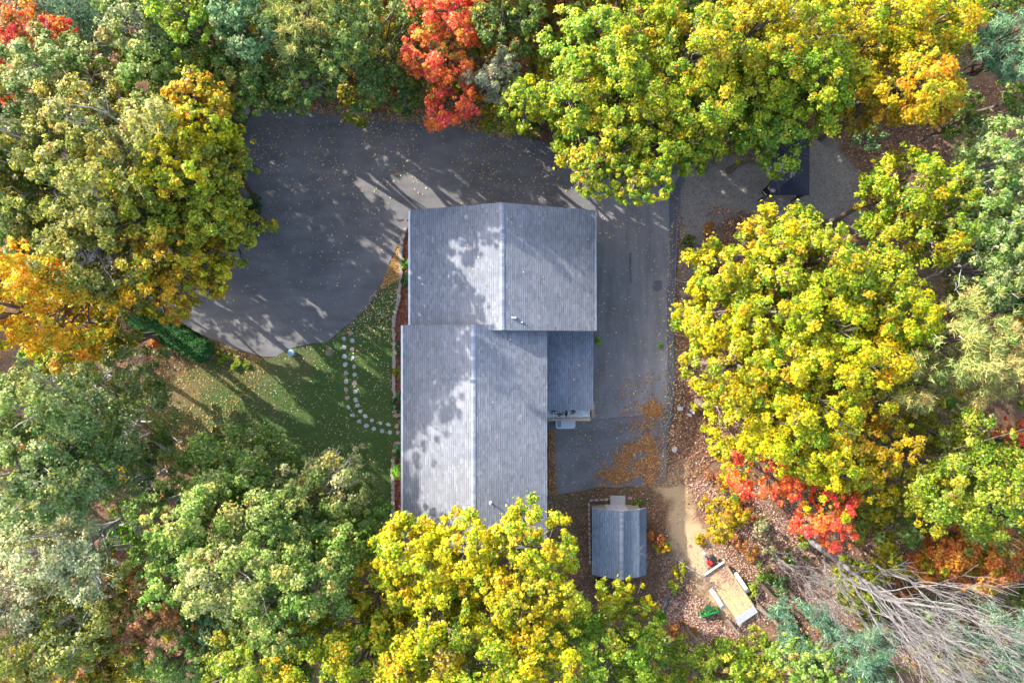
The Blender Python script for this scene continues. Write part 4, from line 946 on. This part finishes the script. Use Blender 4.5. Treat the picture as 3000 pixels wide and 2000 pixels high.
 (570, 70, 85, 14, 'T', 'teal-green oak on the top edge, left of the streaky pine', 1.0),
 (560, 190, 75, 12, 'G', 'green oak overhanging the north-west driveway corner', .95),
 (640, 205, 50, 9, 'G', 'small green oak at the pale driveway spot', .95),
 (455, 60, 75, 14, 'LG', 'light green ash on the top edge right of the corner pine', .95),
 (340, 60, 80, 14, 'GG', 'pale green oak on the top edge beside the dark corner pine', .95),
 (400, 160, 85, 13, 'G', 'green oak with yellow sprigs in the upper left wood', .9),
 (490, 210, 60, 11, 'OL', 'olive oak between the green oaks and the driveway', .9),
]
for i, (x, y, rv, zt, pal, lab, den) in enumerate(T):
    zq = 1.0
    if x < 580 and 200 < y < 720 and zt > 9: zt += 3.5; zq = 1.4; x -= 13                 # the western wood stands tallest
    elif 200 < x < 830 and 850 < y < 1230: zq = 1.7; den *= 1.1
    elif x < 1000 and y < 320 and zt > 8: zt += 2.0; zq = 1.3
    tree(i, x, y, rv, zt, pal, lab, den * (1.15 if zq > 1 else 1), zr=zq, limbs=10 if pal in ('GG', 'PL', 'OG') else 0)

# ------------------------------------------------------------------ bare trees
def bare_tree(vx, vy, h, label, seed, spread=1.0, mat=M_DEAD, lean=(0, 0), depth=4, nb=26, r_=.24):
    """recursive leafless tree standing at ground grid point (vx, vy)"""
    r = np.random.default_rng(seed); p = PV(vx, vy, 0); t = tag(empty('bare_tree', (p.x, p.y, float(terrain(p.x, p.y)))), label, 'bare tree', 'leafless grey trees'); main = []; tw = []
    def grow(a, d, L, rad, lv):
        k = 6 if lv < 3 else 4; P = [np.array(a)]; d = d / np.linalg.norm(d)
        for _ in range(k):
            d = d + r.normal(0, .11 if lv else .03, 3) + np.array([0, 0, .15 if lv else .0]); d /= np.linalg.norm(d); P.append(P[-1] + d * L / k)
        P = np.array(P); end = rad * (.45 if lv == 0 else .66 if lv < depth else .3)
        (main if lv < 3 else tw).append((P, np.linspace(rad, max(.008, end), k + 1)))
        if lv >= depth: return
        if lv == 0: kids = [(f, r.uniform(.34, .52) * (1.25 - .45 * f), .42) for f in np.linspace(.28, .97, nb // 2)] + [(1.0, .3, .7)] * 2
        else: kids = [(1.0, r.uniform(.6, .82), .64)] * (2 + int(r.random() < .3)) + [(f, r.uniform(.35, .6), .36) for f in r.uniform(.25, .95, 1 + (lv < 4))]
        for f, ls, rr_ in kids:
            q = np.array([np.interp(f * k, np.arange(k + 1), P[:, c]) for c in range(3)]); az = r.uniform(0, 2 * np.pi); s = np.array([math.cos(az), math.sin(az), r.uniform(-.1, .5)])
            grow(q, d * r.uniform(.7, 1.0) + s * r.uniform(.3, .7) * spread * (1.4 if lv == 0 else 1), L * ls, max(.009, (rad + (end - rad) * f) * rr_), lv + 1)
    grow((0, 0, -.1), np.array([lean[0], lean[1], 1.0]), h * .72, r_, 0)
    obj('trunk', tubes_mesh('trunk', main, 7), mat, t); obj('twigs', tubes_mesh('twigs', tw, 3), mat, t)
bare_tree(1850, 1235, 15.5, 'tall grey leafless tree with a wide fan of twigs, lower right',  4, .95, lean=(.03, .0), nb=30, r_=.24, depth=4)
bare_tree(1990, 1385, 14, 'second grey leafless tree standing below the tall one, near the bottom', 8, .75, nb=12, r_=.17)
bare_tree(1770, 1260, 9, 'thin pale bare sapling between trailer and tall grey tree', 15, .7, nb=12, r_=.08)
bare_tree(2150, 1210, 14, 'dark leafless twigs at the right edge below the orange maple', 21, .7, M_DARKBARK, nb=14, r_=.13)
bare_tree(2200, 985, 14, 'grey leafless tree at the right edge below the olive pine', 22, .7, nb=12, r_=.13)
bare_tree(250, 1250, 17, 'pale bare-limbed tree rising through the sparse birches, lower left', 31, .9, M_PALE, nb=20, depth=4, r_=.24)
bare_tree(150, 1130, 15, 'pale bare tree at the left edge above the sparse birches', 33, .9, M_PALE, nb=16, depth=4, r_=.2)
bare_tree(420, 1010, 11, 'thin pale bare tree beside the brown gap west of the lawn', 35, .9, M_PALE, nb=10, depth=4, r_=.1)
def branch(px, label, seed, rad=.05, z=.5):
    r = np.random.default_rng(seed); P = [np.array(P3(x, y, zz)) for x, y, zz in px]; o = P[0].copy(); o[2] = float(terrain(o[0], o[1])); t = tag(empty('fallen_branch', o), label, 'branch', 'fallen branches')
    Q = np.array(P) - o; f = np.linspace(0, 1, 14) * (len(Q) - 1); C_ = np.stack([np.interp(f, np.arange(len(Q)), Q[:, k]) for k in range(3)], 1) + r.normal(0, .03, (14, 3))
    obj('stem', tubes_mesh('stem', [(C_, np.linspace(rad, rad * .4, 14))], 7), M_DEAD, t); S = []
    for k in range(18):
        a = C_[r.integers(2, 13)]; S.append((curve_pts(a, a + r.normal(0, .55, 3) * [1, 1, .25] + (C_[-1] - C_[0]) * -.05, r, 5, .2), np.linspace(rad * .35, .006, 5)))
    S = [(np.concatenate([p[:, :2], np.maximum(p[:, 2:], .03)], 1), q) for p, q in S]; obj('twigs', tubes_mesh('twigs', S, 4), M_DEAD, t)
branch([(1950, 1625, .15), (1990, 1645, .5), (2030, 1672, .8), (2075, 1700, .95), (2115, 1722, .9)], 'pale fallen branch resting across the side of the trailer', 3, .06)
branch([(2200, 1705, .3), (2214, 1740, .6), (2220, 1780, .75), (2228, 1820, .3)], 'thin pale branch hanging over the trailer tailgate', 5, .035)
branch([(1985, 1590, .4), (1998, 1640, .5), (2004, 1690, .3)], 'grey twiggy branch lying between the orange shrub and the sandy path', 7, .03)
branch([(1765, 1700, .3), (1790, 1740, .4), (1740, 1800, .2)], 'crooked grey branch near the pale tank', 9, .04)
branch([(1935, 1800, .2), (1950, 1765, .25), (1958, 1738, .2)], 'dark log lying south-east of the shed', 12, .12)
branch([(1835, 1612, 2.95), (1850, 1620, 2.95), (1880, 1620, 2.8)], 'small dead twig with a brown leaf on the shed roof', 14, .015)

# ------------------------------------------------------------------ shrubs and saplings near the path and the trailer
SH = [(1925, 1570, 28, 1.9, 'RO', 'orange-red shrub against the east wall of the shed'), (1940, 1605, 24, 1.5, 'O', 'orange shrub below the orange-red one at the shed'), (1956, 1598, 8, .9, 'LM', 'tiny lime green plant beside the orange shrubs'),
 (2085, 1490, 30, 1.6, 'YO', 'yellow-orange bush right of the sandy path'), (2130, 1520, 30, 1.3, 'O', 'orange bush next to the yellow-orange bush right of the path'), (2150, 1455, 26, 1.2, 'LG', 'green bush above the orange bush right of the path'),
 (2180, 1500, 34, 1.0, 'RU', 'russet bush between orange bush and red maple'), (2230, 1560, 34, 1.0, 'PL', 'dry tan bush left of the bare tree trunk'), (2150, 1590, 30, .8, 'RU', 'russet scrub above the trailer front'),
 (2195, 1620, 36, .8, 'RU', 'russet scrub along the right side of the trailer front'), (2240, 1680, 34, .9, 'G', 'green scrub right of the trailer'), (2200, 1740, 22, .8, 'LG', 'green weeds growing over the right trailer side'),
 (2260, 1620, 26, 1.2, 'PL', 'tan dry scrub beside the thin pale sapling'), (2290, 1720, 36, 1.2, 'T', 'teal scrub between trailer and bare trees'), (2050, 1580, 18, .6, 'YO', 'small yellow-orange plant on the sandy path edge'),
 (1985, 1680, 24, 1.1, 'OL', 'olive scrub between shed and trailer'), (1975, 1720, 20, .9, 'LG', 'light green weeds south-east of the shed'), (2000, 1850, 40, .8, 'RU', 'russet scrub below the green blade'),
 (2100, 1420, 30, .9, 'RU', 'russet bush at the head of the sandy path'), (2070, 1260, 18, .8, 'YL', 'small yellow bush beside the white boulders'), (2040, 1190, 16, .7, 'YL', 'tiny yellow bush north of the white boulders'),
 (2030, 720, 26, .7, 'DG', 'dark weeds on the gravel edge by the yellow maple'), (2080, 680, 26, .5, 'RU', 'russet leaf heap on the gravel'), (1865, 1470, 14, .3, 'G', 'tuft of grass right of the shed ramp'),
 (2260, 545, 10, .4, 'OL', 'small weed at the shelter corner'), (1935, 1013, 6, .3, 'LM', 'weed growing through the lane asphalt'), (1750, 998, 10, .6, 'LM', 'green plant at the foot of the porch wall'),
 (2420, 1480, 50, 1.6, 'DG', 'dark green bush beneath the red maple'), (2560, 400, 40, 2.4, 'T', 'teal young pine at the foot of the pale trunk by the clearing'), (2500, 1480, 50, 2.0, 'DG', 'dark bush left of the right-hand ash'),
 (300, 1660, 40, 1.6, 'DG', 'dark bush under the sparse birches'), (1170, 260, 40, 1.5, 'RU', 'russet brush under the dark oaks at the north driveway edge'), (1290, 270, 34, 1.5, 'OL', 'olive brush under the red maple')]
for k, (x, y, rp, h, pal, lab) in enumerate(SH): sh3(x, y, rp, h, pal, lab, group='shrubs and scrub of the clearing' if x > 1700 else 'shrubs and scrub of the clearing', lsize=.11, dens=.8, seed=k)
for k, (x, y, s) in enumerate([(1992, 1196, .42), (2030, 1200, .5), (2020, 1215, .32), (1975, 1315, .45)]):
    p = P3(x, y); o = obj('boulder', stone_mesh('boulder', s, s * .8, s * .55, r0, .14, 9), M_STONE_A, None, (p.x, p.y, p.z - .04)); o.rotation_euler.z = k * 1.3
    tag(o, ['pale boulder nearest the lane edge in the leaf litter', 'largest pale boulder right of the lane, under the yellow maple', 'smallest pale boulder beside the largest one', 'grey boulder alone in the litter above the sandy path'][k], 'boulder', 'boulders beside the lane')
b = MB(); b.tube([P3(1974, 985, .12), P3(1972, 1010, .1), P3(1974, 1040, .12), P3(1977, 1062, .1)], .035, 6); tag(b.build('garden_hose', simple('hose', (.10, .22, .22), .5, .2), None, True), 'teal hose lying along the lane edge', 'hose')
b = MB(); b.tube([P3(1975, 1210, .1), P3(1962, 1225, .12), P3(1955, 1240, .1), P3(1950, 1250, .1)], .04, 6); tag(b.build('garden_hose', simple('hose_end', (.14, .24, .26), .5, .2), None, True), 'short teal hose end by the lane corner', 'hose')
# ------------------------------------------------------------------ fallen leaves, litter, undergrowth
FALL = {'pale': [((.62, .50, .28), 4), ((.70, .62, .45), 3), ((.55, .36, .12), 2.5), ((.45, .20, .06), 1.5), ((.60, .48, .06), 1.5)],
        'pile': [((.48, .22, .05), 5), ((.36, .14, .04), 4), ((.60, .38, .14), 2), ((.26, .10, .04), 2)],
        'brown': [((.26, .13, .075), 4), ((.36, .20, .12), 3), ((.16, .08, .05), 3), ((.52, .36, .24), 1.2), ((.44, .20, .06), 1)],
        'pink': [((.40, .24, .19), 4), ((.54, .38, .30), 3), ((.28, .15, .11), 3), ((.62, .46, .28), 1.2)],
        'mulch': [((.32, .08, .05), 4), ((.44, .16, .08), 3), ((.20, .05, .04), 3), ((.60, .34, .20), .8)],
        'gold': [((.60, .36, .08), 4), ((.52, .24, .06), 3), ((.68, .50, .20), 2), ((.34, .14, .05), 2)]}
def scatter_pts(poly, n, r, dens=None):
    lo, hi = poly.min(0), poly.max(0); X = []; c = 0
    while c < n:
        p = r.uniform(lo, hi, (n * 3, 2)); k = inside(p[:, 0], p[:, 1], poly)
        if dens is not None: k &= r.random(len(p)) < dens(p[:, 0], p[:, 1])
        X.append(p[k]); c += k.sum()
        if len(X) > 60: break
    return np.concatenate(X)[:n]
def fallen(name, label, jobs, seed):
    r = np.random.default_rng(seed); VV = []; FF = []; KK = []; o = 0
    for poly, n, z, pal, size, dens in jobs:
        p = scatter_pts(poly, n, r, dens); n = len(p)
        hz = terrain(p[:, 0], p[:, 1]); pos = np.concatenate([p, z + .012 + r.uniform(0, .03, (n, 1))], 1); nor = nrm(np.array([0, 0, 1.]) + r.normal(0, .3, (n, 3)))
        V, F = leaves(pos, nor, size * r.uniform(.6, 1.4, n), .75, r, None, .1); V[:, 2] = np.maximum(V[:, 2], z + .004) + np.repeat(hz, 4)
        VV.append(V); FF.append(F + o); o += len(V); KK.append(np.repeat(colours(n, FALL[pal], r), 4, 0))
    ob = obj(name, np_mesh(name, np.concatenate(VV), np.concatenate(FF), np.concatenate(KK)), M_DRYLEAF)
    return tag(ob, label, 'leaves', None, 'stuff')
clump = lambda s, th, sd: (lambda x, y: np.clip((fbm(x, y, s, sd) - th) * 5, .03, 1))
north = lambda x, y: np.clip((y - 4) / 11, .12, 1) * np.clip((fbm(x, y, 2.5, 41) - .3) * 3, .1, 1)
LANE = poly3([(1740, 560), (1990, 560), (1970, 1200), (1950, 1420), (1640, 1440), (1625, 1260), (1740, 1230)])
NDRV = poly3([(800, 295), (1200, 340), (1480, 385), (1900, 470), (1740, 620), (1200, 640), (1000, 900), (820, 900), (780, 600), (720, 400)])
SDRV = poly3([(780, 640), (1150, 700), (1000, 950), (860, 1010), (700, 1010), (600, 940)])
EDGE_N = poly3([(790, 270), (1000, 300), (1340, 330), (1500, 375), (1500, 410), (1340, 375), (1000, 345), (800, 310)])
fallen('driveway_leaves', 'pale and yellow leaves scattered over the asphalt', [(NDRV, 1700, .022, 'pale', .10, north), (SDRV, 150, .022, 'pale', .09, None), (LANE, 900, .036, 'pale', .095, None), (EDGE_N, 2600, .022, 'gold', .10, None)], 51)
d1 = poly3([(1990, 560), (1955, 700), (1950, 1000), (1940, 1180), (1935, 1420), (1990, 1420), (2010, 1000), (2010, 700)])
PILE1 = poly3([(1756, 1388), (1800, 1370), (1815, 1305), (1870, 1292), (1895, 1270), (1915, 1285), (1918, 1340), (1925, 1400), (1935, 1420), (1905, 1425), (1880, 1400), (1850, 1400), (1860, 1350), (1900, 1320), (1870, 1330), (1840, 1370), (1835, 1408), (1800, 1415)])
PILE2 = poly3([(1870, 1205), (1895, 1185), (1900, 1150), (1915, 1165), (1930, 1190), (1940, 1205), (1905, 1220)])
drift = lambda poly, sd: (lambda x, y: np.clip(.45 + sdist(x, y, poly) / .45 + (fbm(x, y, .7, sd) - .5) * 2.2, .012, 1))
fallen('leaf_pile', 'drifts of orange-brown leaves on the dark parking pad', [(poly3([(1735, 1250), (1955, 1250), (1955, 1435), (1720, 1435)]), 3600, .036, 'pile', .10, drift(PILE1, 61)), (poly3([(1820, 1120), (1975, 1120), (1975, 1260), (1820, 1260)]), 800, .036, 'pile', .10, drift(PILE2, 67)),
    (poly3([(1780, 1260), (1950, 1200), (1945, 1430), (1740, 1425)]), 900, .03, 'pile', .10, clump(1.2, .45, 63)), (poly3([(1608, 1262), (1626, 1262), (1634, 1450), (1608, 1450)]), 700, .02, 'pile', .09, None),
    (poly3([(1830, 1100), (1960, 1080), (1960, 1240), (1800, 1250)]), 380, .03, 'pile', .095, clump(1.2, .4, 65))], 52)
WEDGE = poly3([(1190, 668), (1176, 740), (1170, 820), (1110, 850), (1165, 722)])
fallen('lawn_leaves', 'small pale leaves scattered on the lawn', [(LAWN, 2600, .016, 'pale', .085, clump(3, .25, 71)), (WEDGE, 1500, .016, 'gold', .09, None), (poly3([(440, 1050), (620, 1040), (800, 1060), (700, 1200), (560, 1400), (440, 1330)]), 1700, .016, 'gold', .085, clump(2, .3, 73)),
    (poly3([(620, 1000), (770, 1049), (760, 1062), (600, 1050)]), 500, .016, 'gold', .085, None), (poly3([(1100, 850), (1165, 830), (1150, 1000), (1000, 980)]), 500, .016, 'pale', .085, None)], 53)
fallen('mulch_leaves', 'red-brown leaves and chips in the planting beds', [(BED, 5200, .055, 'mulch', .09, None), (poly3([(400, 960), (560, 1060), (640, 1050), (460, 1130), (420, 1060)]), 900, .016, 'brown', .09, None)], 54)
STRIP = poly3([(1985, 640), (2060, 600), (2200, 620), (2200, 900), (2150, 1300), (2010, 1420), (1945, 1430), (1975, 1200), (1978, 900)])
SHEDG = poly3([(1610, 1450), (1950, 1430), (1960, 1600), (1960, 1850), (1650, 1850), (1600, 1600)])
CLEAR = poly3([(1960, 1440), (2060, 1400), (2330, 1440), (2400, 1600), (2330, 1760), (2100, 1950), (1900, 1950), (1940, 1650)])
NECLR = poly3([(2440, 400), (2640, 330), (2800, 250), (2950, 250), (2950, 420), (2700, 480), (2500, 560), (2480, 460)])
notsand = lambda x, y: np.clip(.45 - sdist(x, y, SAND) / 1.1, .05, 1.0) * np.clip(fbm(x, y, 1.5, 91) * 1.8 - .3, .1, 1)
notgr = lambda x, y: np.where(inside(x, y, GRAVEL), np.clip((fbm(x, y, 1.6, 93) - .52) * 6, .03, 1), 1.0)
fallen('leaf_litter', 'brown leaf litter covering the bare ground under the trees', [(STRIP, 11000, 0, 'brown', .11, notgr), (SHEDG, 5200, 0, 'brown', .10, None), (CLEAR, 17000, .0, 'pink', .11, notsand), (NECLR, 4200, 0, 'brown', .11, notgr),
    (poly3([(0, 0), (420, 0), (420, 200), (200, 260), (0, 260)]), 2500, 0, 'brown', .12, None), (poly3([(360, 1300), (560, 1300), (560, 1560), (360, 1560)]), 2000, 0, 'brown', .11, None), (poly3([(300, 1850), (520, 1850), (520, 2000), (300, 2000)]), 1200, 0, 'brown', .11, None),
    (poly3([(2330, 1440), (2900, 1400), (2950, 1950), (2300, 1950)]), 7000, 0, 'pink', .13, None), (d1, 700, .03, 'pale', .10, None)], 55)
# leaves lying on the roofs
def roof_leaves():
    r = np.random.default_rng(56); n = 70; V = []; x = np.concatenate([r.uniform(-6, 5, 26), r.uniform(-6.4, 1.9, 26), r.uniform(2.4, 5.2, 16)]); y = np.concatenate([r.uniform(1.2, 8, 26), r.uniform(-12, .4, 26), r.uniform(-4.3, .4, 16)])
    zg = GZR - np.abs(x - GXR) * (GZR - GZE) / (GXR - GX0); zm = MZR - np.abs(x - MXR) * (MZR - MZE) / (MXR - MX0); zp = 3.25 - (x - 1.8) * .149
    k = np.arange(len(x)); z = np.where(k < 26, np.where((y < 1) , np.maximum(zg, zm), zg), np.where(k < 52, zm, zp)) + .03
    nx = np.where(k < 26, np.sign(x - GXR) * .38, np.where(k < 52, np.sign(x - MXR) * .37, .14)); nor = nrm(np.stack([nx, x * 0, x * 0 + .92], 1) + r.normal(0, .1, (len(x), 3)))
    V, F = leaves(np.stack([x, y, z], 1), nor, r.uniform(.07, .12, len(x)), .8, r)
    tag(obj('roof_leaves', np_mesh('roof_leaves', V, F, np.repeat(colours(len(x), FALL['pale'], r), 4, 0)), M_DRYLEAF), 'a few pale leaves lying on the house roofs', 'leaves', None, 'stuff')
    n = 160; p = np.stack([np.concatenate([r.normal(m, s, n // 4) for m, s in ((2.75, .12), (3.15, .14), (3.6, .06), (4.05, .12))]), np.concatenate([r.normal(m, .10, n // 4) for m in (-4.68, -4.82, -4.8, -4.7)]), 0 * np.arange(n) + 2.66], 1)
    p[:, 1] = np.clip(p[:, 1], -5.02, -4.56); p[:, 2] = 2.64 - (p[:, 0] - 1.86) * .06 + .045 + (p[:, 1] + 4.5) * .14
    V, F = leaves(p, nrm(np.array([0, 0, 1.]) + r.normal(0, .3, (n, 3))), r.uniform(.06, .11, n), .7, r)
    tag(obj('wet_leaves', np_mesh('wet_leaves', V, F, np.repeat(colours(n, [((.03, .02, .015), 3), ((.09, .05, .035), 2)], r), 4, 0)), M_DRYLEAF), 'dark wet leaves rotting on the corrugated porch strip', 'leaves', None, 'stuff')
roof_leaves()
def trailer_litter():
    r = np.random.default_rng(60); n = 900; u = np.clip(r.gamma(2.0, .5, n), .1, L - .1); w = np.clip(W / 2 - .08 - r.gamma(1.6, .35, n), -W / 2 + .1, W / 2 - .08)
    c, s_ = math.cos(ang), math.sin(ang); p = np.stack([fr.x + u * c - w * s_, fr.y + u * s_ + w * c, float(terrain(fr.x, fr.y)) + .62 + r.uniform(0, .02, n)], 1)
    V, F = leaves(p, nrm(np.array([0, 0, 1.]) + r.normal(0, .25, (n, 3))), r.uniform(.05, .10, n), .6, r)
    tag(obj('trailer_litter', np_mesh('trailer_litter', V, F, np.repeat(colours(n, FALL['pink'], r), 4, 0)), M_DRYLEAF), 'reddish leaf litter lying on the trailer floor', 'leaves', None, 'stuff')
L, W = d.length if False else (bk - fr).length, 1.72
trailer_litter()
def grass():
    r = np.random.default_rng(61); p = scatter_pts(LAWN, 42000, r, lambda x, y: np.clip(fbm(x, y, .8, 95) * 1.6 - .15, .05, 1)); n = len(p)
    pos = np.concatenate([p, np.full((n, 1), .03)], 1); nor = nrm(r.normal(0, 1, (n, 3)) * [1, 1, .6] + [0, 0, .5]); al = nrm(r.normal(0, .6, (n, 3)) + [0, 0, .7])
    V, F = leaf_tris(pos, nor, r.uniform(.05, .11, n), .3, r, al); V[:, 2] = np.maximum(V[:, 2], .014)
    k = lawn_col(p[:, 0], p[:, 1])[:, :1]; g = colours(n, [((.06, .14, .02), 4), ((.10, .19, .035), 3), ((.04, .09, .015), 2), ((.20, .22, .06), 1.2)], r); b_ = colours(n, [((.20, .17, .07), 3), ((.30, .25, .12), 2), ((.12, .12, .04), 2)], r)
    tag(obj('grass', np_mesh('grass', V, F, np.repeat(g * (1 - k) + b_ * k, 3, 0)), M_DRYLEAF), 'short green and browned grass of the lawn', 'grass', None, 'stuff')
grass()
def undergrowth():
    """low brush between the trunks, and raised clumps added to shade the open ground"""
    r = np.random.default_rng(57); keep = []
    open_ = [DRIVE, LAWN, GRAVEL, SAND, poly3([(1100, 560), (2000, 560), (2000, 1460), (1930, 1750), (1600, 1750), (1600, 1600), (1100, 1600)]), poly3([(1950, 1440), (2260, 1440), (2260, 1850), (1950, 1850)]), NECLR, STRIP, poly3([(0, 0), (380, 0), (380, 160), (0, 160)])]
    p = np.concatenate([r.uniform((-38, -26), (38, 26), (1300, 2)), r.uniform((-34, 4), (-6, 26), (450, 2)), r.uniform((-6, 13), (16, 27), (260, 2))]); ok = np.ones(len(p), bool)
    for q in open_: ok &= sdist(p[:, 0], p[:, 1], q) < -.8
    p = p[ok]; VV = []; FF = []; KK = []; o = 0
    deep = np.ones(len(p), bool)
    for q in open_: deep &= sdist(p[:, 0], p[:, 1], q) < -1.8
    for (x, y), dp in zip(p, deep):
        nw = (x < -6 and y > 4) or y > 13; tall = dp and r.random() < (.8 if nw else .36)                              # stemless leaf clumps deeper in the wood, added to block sun below the crowns
        R = r.uniform(.9, 1.5) if tall else r.uniform(.5, 1.0); n = int((190 if tall else 300) * R * R); pal = r.choice(['DG', 'OL', 'RU', 'OG', 'YO', 'G'], p=[.26, .2, .12, .2, .09, .13])
        V, F, K, cen = crown(r, R, R * (1.5 if tall else .7), PAL[pal], n, .24 if tall else .17, 9, crad=.4); V += [x, y, float(terrain(x, y)) + (r.uniform(2.2, 7.0) if tall else r.uniform(.4, 1.6))]; V[:, 2] = np.maximum(V[:, 2], -1.55)
        VV.append(V); FF.append(F + o); o += len(V); KK.append(K)
    tag(obj('undergrowth', np_mesh('undergrowth', np.concatenate(VV), np.concatenate(FF), np.concatenate(KK)), M_LEAF), 'low mixed brush under the trees, with raised leaf clumps added for shade', 'undergrowth', None, 'stuff')
undergrowth()
def surrounding_wood():
    """the wood goes on on all sides of the clearing"""
    r = np.random.default_rng(58); VV = []; FF = []; KK = []; S = []; o = 0
    for _ in range(130):
        x, y = r.uniform(-50, 50), r.uniform(-38, 42); R = r.uniform(2.6, 3.8); zt = r.uniform(14, 18) if y > 10 else r.uniform(10, 12.5)
        if abs(x) < .75 * (CAM_H - 3) - 1 + 0 and abs(y) < .5 * (CAM_H - 3) - 1: continue
        if abs(x) < .75 * (CAM_H - zt) + R + 6.5 and abs(y) < .5 * (CAM_H - zt) + R + 4.5: continue
        pal = r.choice(['GG', 'OG', 'G', 'YL', 'YG', 'DG', 'YO', 'LG'] if x < 5 else ['YG', 'YL', 'LG', 'GG', 'G', 'OL', 'YO', 'Y'])
        V, F, K, cen = crown(r, R, R * 1.35, PAL[pal], int(170 * R * R), .44, 50, low=-.75, crad=.22); V += [x, y, zt - R * 1.35]
        VV.append(V); FF.append(F + o); o += len(V); KK.append(K)
        S.append((np.array([[x, y, -1.8], [x + .1, y, 5], [x, y + .1, zt - 2]]), [.25, .18, .06]))
    tag(obj('surrounding_wood', np_mesh('surrounding_wood', np.concatenate(VV), np.concatenate(FF), np.concatenate(KK)), M_LEAF), 'mixed autumn wood continuing beyond the clearing', 'wood', None, 'stuff')
    tag(obj('surrounding_trunks', tubes_mesh('surrounding_trunks', S, 6), M_BARK), 'trunks of the wood beyond the clearing', 'wood', None, 'stuff')
surrounding_wood()
import sys; print('LEAVES', file=sys.stderr) if 0 else print('LEAVES', N_LEAF[0])
